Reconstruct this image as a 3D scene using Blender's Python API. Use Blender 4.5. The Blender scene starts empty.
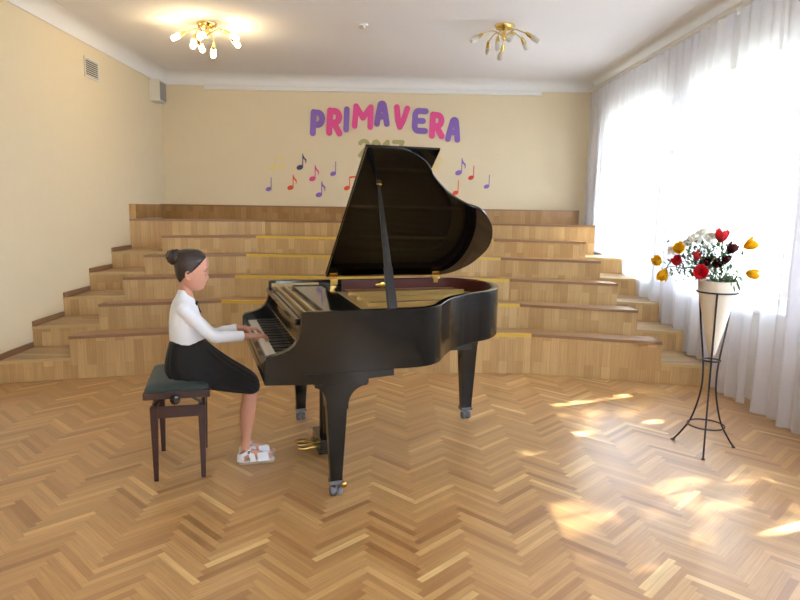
import bpy, bmesh, math, random
from mathutils import Vector, Matrix
import numpy as np
random.seed(7)
sc = bpy.context.scene
COL = sc.collection
PI = math.pi

# ------------------------------------------------------------------ camera
F, PITCH, ROLL, YAW = 641.53, 0.1434, 0.0160, 0.0193
cam_d = bpy.data.cameras.new('camera')
cam = bpy.data.objects.new('camera', cam_d); COL.objects.link(cam)
cam_d.sensor_width = 36.0; cam_d.lens = 36.0 * F / 800.0; cam_d.clip_end = 200
cp, sp, cy, sy = math.cos(PITCH), math.sin(PITCH), math.cos(YAW), math.sin(YAW)
FW = Vector((sy*cp, cy*cp, -sp)); RT = Vector((cy, -sy, 0)); UP = RT.cross(FW)
R2 = RT*math.cos(ROLL) + UP*math.sin(ROLL); U2 = -RT*math.sin(ROLL) + UP*math.cos(ROLL)
CAM = Vector((0, 0, 1.5))
m = Matrix.Identity(4)
for r in range(3):
    m[r][0] = R2[r]; m[r][1] = U2[r]; m[r][2] = -FW[r]; m[r][3] = CAM[r]
cam.matrix_world = m
sc.camera = cam

# ------------------------------------------------------------------ world, sun, exposure
w = bpy.data.worlds.new('daylight'); sc.world = w; w.use_nodes = True
wn = w.node_tree.nodes; wn.clear()
bg = wn.new('ShaderNodeBackground'); wo = wn.new('ShaderNodeOutputWorld')
bg.inputs[0].default_value = (0.76, 0.87, 1.0, 1); bg.inputs[1].default_value = 6.0
w.node_tree.links.new(bg.outputs[0], wo.inputs[0])
sd = bpy.data.lights.new('sun', 'SUN'); sd.energy = 18; sd.angle = math.radians(0.6); sd.color = (1, .97, .90)
so = bpy.data.objects.new('sun', sd); COL.objects.link(so)
SUN_DIR = Vector((-0.922, -0.387, -1.02)).normalized()
so.rotation_euler = SUN_DIR.to_track_quat('-Z', 'Y').to_euler()
so.location = (8, 8, 8)
sc.view_settings.view_transform = 'Standard'; sc.view_settings.look = 'None'
sc.view_settings.gamma = 1.0; sc.view_settings.use_curve_mapping = False
sc.view_settings.exposure = 1.6

# ------------------------------------------------------------------ materials
def srgb(r, g, b):
    f = lambda c: (c/255/12.92 if c/255 <= .04045 else ((c/255+.055)/1.055)**2.4)
    return (f(r), f(g), f(b), 1)
def mat(name, col, rough=.5, metal=0, coat=0, spec=None, emit=None, es=0, bump=0, bscale=200, var=0, vscale=8, sheen=0):
    mt = bpy.data.materials.new(name); mt.use_nodes = True
    nt = mt.node_tree; b = nt.nodes['Principled BSDF']
    b.inputs['Base Color'].default_value = col; b.inputs['Roughness'].default_value = rough
    b.inputs['Metallic'].default_value = metal; b.inputs['Coat Weight'].default_value = coat
    b.inputs['Sheen Weight'].default_value = sheen
    if spec is not None: b.inputs['Specular IOR Level'].default_value = spec
    if emit: b.inputs['Emission Color'].default_value = emit; b.inputs['Emission Strength'].default_value = es
    tc = nt.nodes.new('ShaderNodeTexCoord')
    if bump:
        n = nt.nodes.new('ShaderNodeTexNoise'); n.inputs['Scale'].default_value = bscale
        bp = nt.nodes.new('ShaderNodeBump'); bp.inputs['Strength'].default_value = bump; bp.inputs['Distance'].default_value = .002
        nt.links.new(tc.outputs['Object'], n.inputs['Vector']); nt.links.new(n.outputs[0], bp.inputs['Height'])
        nt.links.new(bp.outputs[0], b.inputs['Normal'])
    if var:
        n = nt.nodes.new('ShaderNodeTexNoise'); n.inputs['Scale'].default_value = vscale; n.inputs['Detail'].default_value = 5
        mx = nt.nodes.new('ShaderNodeMix'); mx.data_type = 'RGBA'
        mx.inputs[6].default_value = tuple(c*(1-var) for c in col[:3])+(1,)
        mx.inputs[7].default_value = tuple(min(1, c*(1+var)) for c in col[:3])+(1,)
        nt.links.new(tc.outputs['Object'], n.inputs['Vector']); nt.links.new(n.outputs[0], mx.inputs[0])
        nt.links.new(mx.outputs[2], b.inputs['Base Color'])
    return mt
def laminate(name, c1, c2, strip=.075, length=.32, rough=.42, across=False):
    """vertical staves of veneer, from UV in metres"""
    mt = bpy.data.materials.new(name); mt.use_nodes = True; nt = mt.node_tree; N = nt.nodes; Lk = nt.links
    b = N['Principled BSDF']; b.inputs['Roughness'].default_value = rough; b.inputs['Specular IOR Level'].default_value = .35
    uv = N.new('ShaderNodeTexCoord'); mp = N.new('ShaderNodeMapping')
    mp.inputs['Rotation'].default_value = (0, 0, 0 if across else PI/2)
    br = N.new('ShaderNodeTexBrick'); br.inputs['Color1'].default_value = c1; br.inputs['Color2'].default_value = c2
    br.inputs['Mortar'].default_value = tuple(.8*c for c in c1[:3])+(1,); br.inputs['Mortar Size'].default_value = .0007
    br.inputs['Scale'].default_value = 1; br.inputs['Brick Width'].default_value = length; br.inputs['Row Height'].default_value = strip
    br.offset = .37
    Lk.new(uv.outputs['UV'], mp.inputs[0]); Lk.new(mp.outputs[0], br.inputs['Vector'])
    mp2 = N.new('ShaderNodeMapping'); mp2.inputs['Scale'].default_value = (3, 90, 3)
    nz = N.new('ShaderNodeTexNoise'); nz.inputs['Scale'].default_value = 1; nz.inputs['Detail'].default_value = 4
    Lk.new(mp.outputs[0], mp2.inputs[0]); Lk.new(mp2.outputs[0], nz.inputs['Vector'])
    mr = N.new('ShaderNodeMapRange'); mr.inputs[1].default_value = .3; mr.inputs[2].default_value = .7
    mr.inputs[3].default_value = .86; mr.inputs[4].default_value = 1.1
    Lk.new(nz.outputs[0], mr.inputs[0])
    mx = N.new('ShaderNodeMix'); mx.data_type = 'RGBA'; mx.blend_type = 'MULTIPLY'; mx.inputs[0].default_value = 1
    Lk.new(br.outputs[0], mx.inputs[6]); Lk.new(mr.outputs[0], mx.inputs[7]); Lk.new(mx.outputs[2], b.inputs['Base Color'])
    return mt
M = {}
M['wall'] = mat('cream_wall_paint', srgb(231, 214, 182), .85, bump=.25, bscale=90, var=.02)
M['ceil'] = mat('white_ceiling_paint', srgb(241, 238, 240), .9, var=.015, vscale=2)
M['plaster'] = mat('white_plaster', srgb(240, 238, 236), .8)
M['panel'] = laminate('oak_laminate_front', srgb(190, 152, 100), srgb(214, 179, 126))
M['tread'] = laminate('oak_laminate_tread', srgb(165, 138, 104), srgb(196, 168, 128), .07, .5, .38, True)
M['seat'] = laminate('brown_laminate_seat', srgb(146, 108, 74), srgb(166, 126, 88), .07, .5, .3, True)
M['brown'] = mat('brown_edging', srgb(150, 112, 76), .4, var=.1, vscale=20)
M['pale_edge'] = mat('pale_nosing', srgb(200, 172, 118), .4)
M['yellow'] = mat('yellow_edge_strip', srgb(222, 184, 72), .4)
M['skirt'] = mat('brown_skirting', srgb(146, 112, 82), .45)
M['black'] = mat('black_piano_lacquer', (.006, .006, .006, 1), .09, spec=.5)
M['blacklid'] = mat('black_lid_lacquer', (.003, .003, .003, 1), .06, spec=.42)
M['satin'] = mat('black_satin', (.012, .012, .013, 1), .35)
M['worn'] = mat('worn_black_lacquer', (.006, .006, .0055, 1), .13, spec=.38, bump=.03, bscale=5)
M['mahog'] = mat('mahogany_inner_veneer', srgb(88, 40, 36), .3, coat=.4, var=.15, vscale=12)
M['gold'] = mat('brass', srgb(205, 170, 95), .25, 1)
M['plate'] = mat('gold_iron_plate', srgb(206, 174, 104), .4, .4)
M['sound'] = mat('spruce_soundboard', srgb(215, 178, 112), .4, coat=.3, var=.08, vscale=10)
M['steel'] = mat('wound_strings', srgb(205, 170, 110), .35, .8)
M['ivory'] = mat('white_keys', srgb(238, 234, 222), .25)
M['redfelt'] = mat('red_felt', srgb(120, 40, 36), .9)
M['grey_metal'] = mat('grey_caster_metal', srgb(120, 122, 128), .35, .8)
M['rubber'] = mat('grey_caster_wheel', srgb(110, 112, 122), .5)
M['bench'] = mat('dark_mahogany', srgb(54, 25, 22), .35, coat=.15, var=.12, vscale=15)
M['green'] = mat('grey_green_velvet', srgb(50, 63, 60), .9, sheen=.15, bump=.2, bscale=300)
M['bk_knob'] = mat('black_knob', (.01, .01, .01, 1), .25)
M['skin'] = mat('skin', srgb(208, 152, 128), .55, spec=.3)
M['skin'].node_tree.nodes['Principled BSDF'].inputs['Subsurface Weight'].default_value = .15
M['skin'].node_tree.nodes['Principled BSDF'].inputs['Subsurface Radius'].default_value = (.012, .005, .003)
M['hair'] = mat('brown_hair', srgb(46, 33, 28), .42, spec=.5, bump=.5, bscale=60)
M['white_knit'] = mat('white_knit', srgb(236, 238, 245), .85, sheen=.2, bump=.15, bscale=500)
M['dress'] = mat('black_dress_cloth', srgb(12, 13, 18), .85, sheen=.05, bump=.1, bscale=200)
M['sandal'] = mat('white_leather', srgb(232, 234, 240), .4)
M['sole'] = mat('tan_sole', srgb(170, 150, 125), .7)
M['lip'] = mat('lips', srgb(200, 112, 104), .45)
M['lash'] = mat('lashes', srgb(60, 40, 34), .7)
M['vase'] = mat('cream_ceramic', srgb(226, 217, 200), .4)
M['iron'] = mat('dark_wrought_iron', srgb(52, 50, 58), .45, .5)
M['leaf'] = mat('green_leaves', srgb(84, 112, 66), .5, var=.25, vscale=30)
M['stem'] = mat('green_stem', srgb(95, 125, 62), .5)
M['petal_y'] = mat('yellow_petal', srgb(252, 210, 30), .5, var=.1, vscale=40)
M['petal_r'] = mat('red_petal', srgb(236, 62, 76), .5, var=.12, vscale=40)
M['petal_d'] = mat('dark_maroon_petal', srgb(92, 26, 34), .5, var=.15, vscale=40)
M['petal_w'] = mat('white_petal', srgb(252, 251, 246), .6, var=.02, vscale=60)
def sheer(m_, fac):
    nt = m_.node_tree; N = nt.nodes; b = N['Principled BSDF']; o = [q for q in N if q.type == 'OUTPUT_MATERIAL'][0]
    t = N.new('ShaderNodeBsdfTranslucent'); x = N.new('ShaderNodeMixShader'); x.inputs[0].default_value = fac
    src_ = b.inputs['Base Color'].links[0].from_socket; nt.links.new(src_, t.inputs[0])
    nt.links.new(b.outputs[0], x.inputs[1]); nt.links.new(t.outputs[0], x.inputs[2]); nt.links.new(x.outputs[0], o.inputs[0])
for k_ in ('petal_y', 'petal_r', 'petal_d', 'petal_w', 'leaf'): sheer(M[k_], {'leaf': .3, 'petal_w': .75}.get(k_, .6))
M['grass'] = mat('paved_ground', srgb(140, 140, 128), .9, var=.2, vscale=3)
M['soil'] = mat('soil', srgb(50, 40, 30), .9)
M['chrome_gold'] = mat('polished_gold', srgb(222, 196, 128), .25, 1)
M['glass_off'] = mat('frosted_glass_shade', srgb(205, 200, 190), .3)
M['glass_on'] = mat('lit_glass_shade', srgb(255, 240, 190), .3, emit=(1, .82, .48, 1), es=9)
M['winframe'] = mat('white_window_frame', srgb(232, 232, 232), .4)
M['vent'] = mat('white_vent', srgb(225, 220, 208), .5)
M['dark'] = mat('dark_gap', srgb(58, 54, 50), .8)
M['grille'] = mat('grey_speaker_cloth', srgb(150, 146, 140), .8)
M['purple'] = mat('purple_foam', srgb(140, 104, 186), .7)
M['pink'] = mat('pink_foam', srgb(232, 84, 150), .7)
M['khaki'] = mat('khaki_glitter', srgb(178, 168, 110), .6, bump=.3, bscale=400)
M['navy'] = mat('navy_paper', srgb(58, 66, 110), .7)
M['orange'] = mat('orange_paper', srgb(232, 82, 34), .7)
M['redp'] = mat('red_paper', srgb(214, 62, 50), .7)
M['paleyellow'] = mat('pale_yellow_paper', srgb(236, 216, 140), .7)
M['rail'] = mat('white_curtain_rail', srgb(226, 222, 214), .5)

def curtain_mat():
    mt = bpy.data.materials.new('white_sheer_voile'); mt.use_nodes = True; nt = mt.node_tree; N = nt.nodes; Lk = nt.links
    N.clear(); o = N.new('ShaderNodeOutputMaterial')
    d = N.new('ShaderNodeBsdfDiffuse'); d.inputs[0].default_value = srgb(240, 238, 244)
    t = N.new('ShaderNodeBsdfTranslucent'); t.inputs[0].default_value = srgb(240, 240, 248)
    tr = N.new('ShaderNodeBsdfTransparent')
    a = N.new('ShaderNodeMixShader'); a.inputs[0].default_value = .5
    c = N.new('ShaderNodeMixShader'); lw = N.new('ShaderNodeLayerWeight'); lw.inputs[0].default_value = .5; mr = N.new('ShaderNodeMapRange'); mr.inputs[1].default_value = .25; mr.inputs[2].default_value = .95; mr.inputs[3].default_value = .20; mr.inputs[4].default_value = .03
    Lk.new(lw.outputs['Facing'], mr.inputs[0]); Lk.new(mr.outputs[0], c.inputs[0])
    Lk.new(d.outputs[0], a.inputs[1]); Lk.new(t.outputs[0], a.inputs[2])
    Lk.new(a.outputs[0], c.inputs[1]); Lk.new(tr.outputs[0], c.inputs[2]); Lk.new(c.outputs[0], o.inputs[0])
    return mt
M['voile'] = curtain_mat()
def glass_mat():
    mt = bpy.data.materials.new('window_glass'); mt.use_nodes = True; nt = mt.node_tree; N = nt.nodes; Lk = nt.links
    N.clear(); o = N.new('ShaderNodeOutputMaterial'); g = N.new('ShaderNodeBsdfGlossy'); g.inputs['Roughness'].default_value = .02
    tr = N.new('ShaderNodeBsdfTransparent'); tr.inputs[0].default_value = (.95, .97, .97, 1); fr = N.new('ShaderNodeFresnel'); x = N.new('ShaderNodeMixShader')
    ge = N.new('ShaderNodeNewGeometry'); ml = N.new('ShaderNodeMath'); ml.operation = 'MULTIPLY'; iv = N.new('ShaderNodeMath'); iv.operation = 'SUBTRACT'; iv.inputs[0].default_value = 1
    Lk.new(ge.outputs['Backfacing'], iv.inputs[1]); Lk.new(iv.outputs[0], ml.inputs[0]); Lk.new(fr.outputs[0], ml.inputs[1]); Lk.new(ml.outputs[0], x.inputs[0]); Lk.new(tr.outputs[0], x.inputs[1]); Lk.new(g.outputs[0], x.inputs[2]); Lk.new(x.outputs[0], o.inputs[0])
    return mt
M['glass'] = glass_mat()
def parquet_mat():
    mt = bpy.data.materials.new('oak_herringbone_parquet'); mt.use_nodes = True; nt = mt.node_tree; N = nt.nodes; Lk = nt.links
    b = N['Principled BSDF']
    at = N.new('ShaderNodeAttribute'); at.attribute_name = 'tone'
    rp = N.new('ShaderNodeValToRGB'); e = rp.color_ramp.elements
    e[0].position = 0; e[0].color = srgb(164, 116, 68); e[1].position = 1; e[1].color = srgb(230, 192, 130)
    for p_, c_ in ((.2, (182, 134, 82)), (.55, (197, 150, 95)), (.85, (210, 165, 108))):
        k = e.new(p_); k.color = srgb(*c_)
    Lk.new(at.outputs['Fac'], rp.inputs[0])
    uv = N.new('ShaderNodeTexCoord'); mp = N.new('ShaderNodeMapping'); mp.inputs['Scale'].default_value = (5, 110, 1)
    nz = N.new('ShaderNodeTexNoise'); nz.inputs['Scale'].default_value = 1; nz.inputs['Detail'].default_value = 5; nz.inputs['Distortion'].default_value = .4
    Lk.new(uv.outputs['UV'], mp.inputs[0]); Lk.new(mp.outputs[0], nz.inputs['Vector'])
    mr = N.new('ShaderNodeMapRange'); mr.inputs[1].default_value = .25; mr.inputs[2].default_value = .75; mr.inputs[3].default_value = .80; mr.inputs[4].default_value = 1.12
    Lk.new(nz.outputs[0], mr.inputs[0])
    mx = N.new('ShaderNodeMix'); mx.data_type = 'RGBA'; mx.blend_type = 'MULTIPLY'; mx.inputs[0].default_value = 1
    Lk.new(rp.outputs[0], mx.inputs[6]); Lk.new(mr.outputs[0], mx.inputs[7])
    # worn traffic patches of the varnish
    n2 = N.new('ShaderNodeTexNoise'); n2.inputs['Scale'].default_value = .9; n2.inputs['Detail'].default_value = 3
    Lk.new(uv.outputs['Object'], n2.inputs['Vector'])
    mr2 = N.new('ShaderNodeMapRange'); mr2.inputs[1].default_value = .35; mr2.inputs[2].default_value = .65; mr2.inputs[3].default_value = .92; mr2.inputs[4].default_value = 1.04
    Lk.new(n2.outputs[0], mr2.inputs[0])
    mx2 = N.new('ShaderNodeMix'); mx2.data_type = 'RGBA'; mx2.blend_type = 'MULTIPLY'; mx2.inputs[0].default_value = 1
    Lk.new(mx.outputs[2], mx2.inputs[6]); Lk.new(mr2.outputs[0], mx2.inputs[7])
    Lk.new(mx2.outputs[2], b.inputs['Base Color'])
    mr3 = N.new('ShaderNodeMapRange'); mr3.inputs[3].default_value = .26; mr3.inputs[4].default_value = .42
    Lk.new(nz.outputs[0], mr3.inputs[0]); Lk.new(mr3.outputs[0], b.inputs['Roughness'])
    b.inputs['Specular IOR Level'].default_value = .5; b.inputs['Coat Weight'].default_value = .6; b.inputs['Coat Roughness'].default_value = .3
    n3 = N.new('ShaderNodeTexNoise'); n3.inputs['Scale'].default_value = 14
    Lk.new(uv.outputs['Object'], n3.inputs['Vector'])
    bp = N.new('ShaderNodeBump'); bp.inputs['Strength'].default_value = .12; bp.inputs['Distance'].default_value = .004
    Lk.new(n3.outputs[0], bp.inputs['Height']); Lk.new(bp.outputs[0], b.inputs['Normal'])
    return mt
M['parquet'] = parquet_mat()

# ------------------------------------------------------------------ helpers
class MB:
    """collects shapes, builds ONE mesh object"""
    def __init__(s): s.v = []; s.f = []; s.uv = {}; s.mi = []
    def add(s, vs, fs, uvs=None, mi=0):
        b = len(s.v); s.v += [tuple(p) for p in vs]
        for k, f_ in enumerate(fs):
            if uvs: s.uv[len(s.f)] = uvs[k]
            s.f.append(tuple(b+i for i in f_)); s.mi.append(mi)
        return s
    def box(s, x0, x1, y0, y1, z0, z1, mi=0):
        vs = [(x, y, z) for x in (x0, x1) for y in (y0, y1) for z in (z0, z1)]
        fs = [(0, 1, 3, 2), (4, 6, 7, 5), (0, 4, 5, 1), (2, 3, 7, 6), (0, 2, 6, 4), (1, 5, 7, 3)]
        return s.add(vs, fs, mi=mi)
    def prism(s, pts, z0, z1, mi=0):
        n = len(pts); vs = [(p[0], p[1], z0) for p in pts]+[(p[0], p[1], z1) for p in pts]
        fs = [tuple(range(n-1, -1, -1)), tuple(range(n, 2*n))]+[(i, (i+1) % n, n+(i+1) % n, n+i) for i in range(n)]
        return s.add(vs, fs, mi=mi)
    def prism_y(s, pts, y0, y1, mi=0):
        n = len(pts); vs = [(p[0], y0, p[1]) for p in pts]+[(p[0], y1, p[1]) for p in pts]
        fs = [tuple(range(n)), tuple(range(2*n-1, n-1, -1))]+[(i, n+i, n+(i+1) % n, (i+1) % n) for i in range(n)]
        return s.add(vs, fs, mi=mi)
    def loft(s, rings, cap=True, mi=0):
        n = len(rings[0]); vs = [p for r in rings for p in r]; fs = []
        for k in range(len(rings)-1):
            for i in range(n):
                fs.append((k*n+i, k*n+(i+1) % n, (k+1)*n+(i+1) % n, (k+1)*n+i))
        if cap: fs += [tuple(range(n-1, -1, -1)), tuple((len(rings)-1)*n+i for i in range(n))]
        return s.add(vs, fs, mi=mi)
    def tube(s, pts, rad, n=10, cap=True, mi=0):
        pts = [Vector(p) for p in pts]; rings = []
        if not isinstance(rad, (list, tuple)): rad = [rad]*len(pts)
        up = None
        for k, p in enumerate(pts):
            t = (pts[min(k+1, len(pts)-1)]-pts[max(k-1, 0)]).normalized()
            if up is None:
                up = Vector((0, 0, 1)) if abs(t.z) < .9 else Vector((1, 0, 0))
            a = t.cross(up).normalized(); c = a.cross(t).normalized(); up = c
            rings.append([p+(a*math.cos(2*PI*i/n)+c*math.sin(2*PI*i/n))*rad[k] for i in range(n)])
        return s.loft(rings, cap, mi)
    def lathe(s, prof, cx=0, cy=0, n=24, mi=0, cap=True):
        return s.loft([[(cx+r*math.cos(2*PI*i/n), cy+r*math.sin(2*PI*i/n), z) for i in range(n)] for r, z in prof], cap, mi)
    def ell(s, c, r, n=16, k=10, rot=None, mi=0):
        rings = []
        c = Vector(c)
        for j in range(k+1):
            th = PI*(j+.02*(1 if j == 0 else -1 if j == k else 0))/k
            ring = []
            for i in range(n):
                p = Vector((r[0]*math.sin(th)*math.cos(2*PI*i/n), r[1]*math.sin(th)*math.sin(2*PI*i/n), -r[2]*math.cos(th)))
                if rot is not None: p = rot @ p
                ring.append(c+p)
            rings.append(ring)
        return s.loft(rings, True, mi)
    def build(s, name, m, parent=None, smooth=False, bevel=0, remesh=0, sub=0, sm_it=0, ang=40):
        me = bpy.data.meshes.new(name); me.from_pydata(s.v, [], s.f)
        if s.uv:
            ul = me.uv_layers.new(name='UVMap')
            for fi, uvs in s.uv.items():
                for li, q in zip(me.polygons[fi].loop_indices, uvs): ul.data[li].uv = q
        ms = m if isinstance(m, (list, tuple)) else [m]
        for q in ms: me.materials.append(q)
        if len(ms) > 1: me.polygons.foreach_set('material_index', s.mi)
        bm = bmesh.new(); bm.from_mesh(me); bmesh.ops.recalc_face_normals(bm, faces=bm.faces); bm.to_mesh(me); bm.free()
        o = bpy.data.objects.new(name, me); COL.objects.link(o)
        if parent is not None: o.parent = parent
        if remesh:
            r = o.modifiers.new('r', 'REMESH'); r.mode = 'VOXEL'; r.voxel_size = remesh; r.use_smooth_shade = True
        if sm_it:
            q = o.modifiers.new('s', 'SMOOTH'); q.factor = .5; q.iterations = sm_it
        if bevel:
            b_ = o.modifiers.new('b', 'BEVEL'); b_.width = bevel; b_.segments = 2; b_.limit_method = 'ANGLE'; b_.angle_limit = math.radians(35)
        if sub:
            q = o.modifiers.new('u', 'SUBSURF'); q.levels = sub; q.render_levels = sub
        if smooth:
            me.polygons.foreach_set('use_smooth', [True]*len(me.polygons))
            if smooth != 'all': me.set_sharp_from_angle(angle=math.radians(ang))
        return o
def thing(name, label, cat, loc=(0, 0, 0), rz=0, group=None):
    o = bpy.data.objects.new(name, None); COL.objects.link(o); o.empty_display_size = .1
    o.location = loc; o.rotation_euler = (0, 0, rz); return tag(o, label, cat, group)
def tag(o, label, cat, group=None):
    o['label'] = label; o['category'] = cat
    if group: o['group'] = group
    return o
def struct(o): o['kind'] = 'structure'; return o
def catmull(pts, k=6, closed=False):
    out = []; n = len(pts); pts = [Vector(p) for p in pts]
    rng = range(n) if closed else range(n-1)
    for i in rng:
        p0 = pts[(i-1) % n] if closed or i > 0 else pts[0]; p1 = pts[i]; p2 = pts[(i+1) % n]
        p3 = pts[(i+2) % n] if closed or i+2 < n else pts[-1]
        for j in range(k):
            t = j/k
            out.append(.5*((2*p1)+(-p0+p2)*t+(2*p0-5*p1+4*p2-p3)*t*t+(-p0+3*p1-3*p2+p3)*t**3))
    if not closed: out.append(pts[-1])
    return out
def grow(pts, d):
    """offset a closed CCW outline outwards by d"""
    n = len(pts); out = []
    for i in range(n):
        a = Vector(pts[i-1][:2]); b = Vector(pts[i][:2]); c = Vector(pts[(i+1) % n][:2])
        e1 = (b-a).normalized(); e2 = (c-b).normalized()
        nn = Vector((e1.y+e2.y, -e1.x-e2.x))
        if nn.length < 1e-6: nn = Vector((e1.y, -e1.x))
        nn.normalize(); k = max(.5, nn.dot(Vector((e1.y, -e1.x))))
        out.append(b+nn*(d/k))
    return out

# ------------------------------------------------------------------ room
XL, XR, YB, YF, HC, HZ = -3.228, 2.95, 9.4256, -2.6, 3.16, 3.30
def floor():
    W, n = .0350, 9; a45 = PI/4; ox, oy = -.29, 2.4
    vs = []; fs = []; uvs = []; tone = []
    ca, sa = math.cos(a45)*W, math.sin(a45)*W
    def put(x0, x1, y0, y1, horiz):
        cx, cyy = (x0+x1)/2, (y0+y1)/2
        wx, wy = ox+ca*cx-sa*cyy, oy+sa*cx+ca*cyy
        if not (XL-.3 < wx < XR+.3 and YF-.3 < wy < YB-3.2): return
        g = .014; b = len(vs)
        for (x, y) in ((x0+g, y0+g), (x1-g, y0+g), (x1-g, y1-g), (x0+g, y1-g)):
            vs.append((ox+ca*x-sa*y, oy+sa*x+ca*y, 0))
        fs.append((b, b+1, b+2, b+3)); r0, r1 = random.random()*50, random.random()*50
        l, h = n*W, W
        q = [(0, 0), (l, 0), (l, h), (0, h)] if horiz else [(0, h), (0, 0), (l, 0), (l, h)]
        uvs.append([(r0+a, r1+c) for a, c in q]); tone.append(min(1, max(0, random.gauss(.5, .24))))
    R = 262
    for k in range(-R, R):
        for mm in range(-16, 17):
            x = k+2*n*mm; y = k
            put(x, x+n, y, y+1, True)
            c = k+2*n*mm
            put(c, c+1, k-2*n+1, k-n+1, False)
    me = bpy.data.meshes.new('floor')
    nb = len(vs); vs += [(XL-.3, YF-.2, -.003), (XR+.3, YF-.2, -.003), (XR+.3, YB+.2, -.003), (XL-.3, YB+.2, -.003)]
    fs.append((nb, nb+1, nb+2, nb+3)); uvs.append([(0, 0), (0.01, 0), (0.01, .01), (0, .01)]); tone.append(0)
    me.from_pydata(vs, [], fs); ul = me.uv_layers.new(name='UVMap')
    for fi, q in enumerate(uvs):
        for li, t in zip(me.polygons[fi].loop_indices, q): ul.data[li].uv = t
    at = me.attributes.new('tone', 'FLOAT', 'FACE'); at.data.foreach_set('value', tone)
    me.materials.append(M['parquet']); o = bpy.data.objects.new('floor', me); COL.objects.link(o); struct(o)
floor()
struct(MB().box(XL-.2, XR+.5, YF-.2, YB+.2, HZ, HZ+.15).build('ceiling', M['ceil']))
struct(MB().box(XL-.2, XL, YF-.2, YB+.2, 0, HZ).build('wall_left', M['wall']))
struct(MB().box(XL, XR+.3, YB, YB+.2, 0, HZ).build('wall_back', M['wall']))
fw_ = MB().box(XL, XR+.3, YF-.2, YF, 0, .8).box(XL, XR+.3, YF-.2, YF, 2.9, HZ)  # opening left for the added window
for a, b in ((XL, .5), (1.6, XR+.3)): fw_.box(a, b, YF-.2, YF, .8, 2.9)
struct(fw_.build('wall_front', M['wall']))
for k, (a, b) in enumerate(((.5, 1.6),)):  # added window behind the camera, put in to light the front of the room
    f = MB(); y0, y1 = YF-.14, YF-.08; c = (a+b)/2
    f.box(a, b, y0, y1, .8, .87).box(a, b, y0, y1, 2.83, 2.9).box(a, a+.06, y0, y1, .87, 2.83).box(b-.06, b, y0, y1, .87, 2.83).box(c-.05, c+.05, y0, y1, .87, 2.83)
    struct(f.build('window_%d' % (6+k), M['winframe']))
# window wall with openings
WIN = [(6.75, 8.62), (4.62, 6.30), (2.42, 4.15), (.20, 1.98), (-2.05, -.25)]
SILL, HEAD = .76, 2.72
wb = MB(); ys = [YF]
wb.box(XR, XR+.35, YF-.2, YB+.2, 0, SILL); wb.box(XR, XR+.35, YF-.2, YB+.2, HEAD, HZ)
edge = sorted([q for w_ in WIN for q in w_]); prev = YF-.2
for a, b in sorted(WIN):
    wb.box(XR, XR+.35, prev, a, SILL, HEAD); prev = b
wb.box(XR, XR+.35, prev, YB+.2, SILL, HEAD)
struct(wb.build('wall_right', M['plaster']))
for k, (a, b) in enumerate(WIN):
    x0, x1 = XR+.18, XR+.25; f = MB(); t = .06
    f.box(x0, x1, a, b, SILL, SILL+t); f.box(x0, x1, a, b, HEAD-t, HEAD)
    f.box(x0, x1, a, a+t, SILL+t, HEAD-t); f.box(x0, x1, b-t, b, SILL+t, HEAD-t)
    c = (a+b)/2; f.box(x0, x1, c-.05, c+.05, SILL+t, HEAD-t)
    f.box(x0, x1, a+t, c-.05, 2.12, 2.18); f.box(x0, x1, c+.05, b-t, 2.12, 2.18)
    fo = struct(f.build('window_%d' % (k+1), M['winframe'], bevel=.005))
    MB().box(x0+.03, x0+.035, a+.05, b-.05, SILL+.05, HEAD-.05).build('window_pane', M['glass'], fo)
    MB().box(XR-.06, XR+.17, a-.03, b+.03, SILL-.04, SILL-.002).build('window_sill', M['winframe'], fo, bevel=.006)
# coves
def cove(name, p0, p1, inward, r=.15, dz=.14):
    p0 = Vector(p0); p1 = Vector(p1); iv = Vector(inward); rings = []
    prof = [(0, 0), (0, HC)]
    sec = [(0.0, HC)] + [(.012, HC)] + [(.012+(r-.012)*(1-math.cos(t*PI/2/8)), HC+.01+(dz-.012)*math.sin(t*PI/2/8)) for t in range(9)] + [(r, HZ-.001), (0, HZ-.001)]
    mb = MB(); mb.loft([[Vector((p.x, p.y, 0))+iv*a+Vector((0, 0, z)) for a, z in sec] for p in (p0, p1)])
    return struct(mb.build(name, M['plaster'], smooth=True, ang=30))
cove('trim_1', (XL+.001, YF, 0), (XL+.001, YB-.001, 0), (1, 0, 0))
cove('trim_2', (XL+.001, YB-.001, 0), (XR, YB-.001, 0), (0, -1, 0), .2)
cove('trim_3', (2.89, YF, 0), (2.89, YB-.16, 0), (-1, 0, 0), .2)
struct(MB().box(2.89, XR, YF, YB, HC, HZ-.001).build('trim_4', M['plaster']))
struct(MB().box(-2.62, 2.15, YB-.03, YB-.001, HC-.055, HC-.005).build('trim_5', M['plaster'], bevel=.004))

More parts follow.
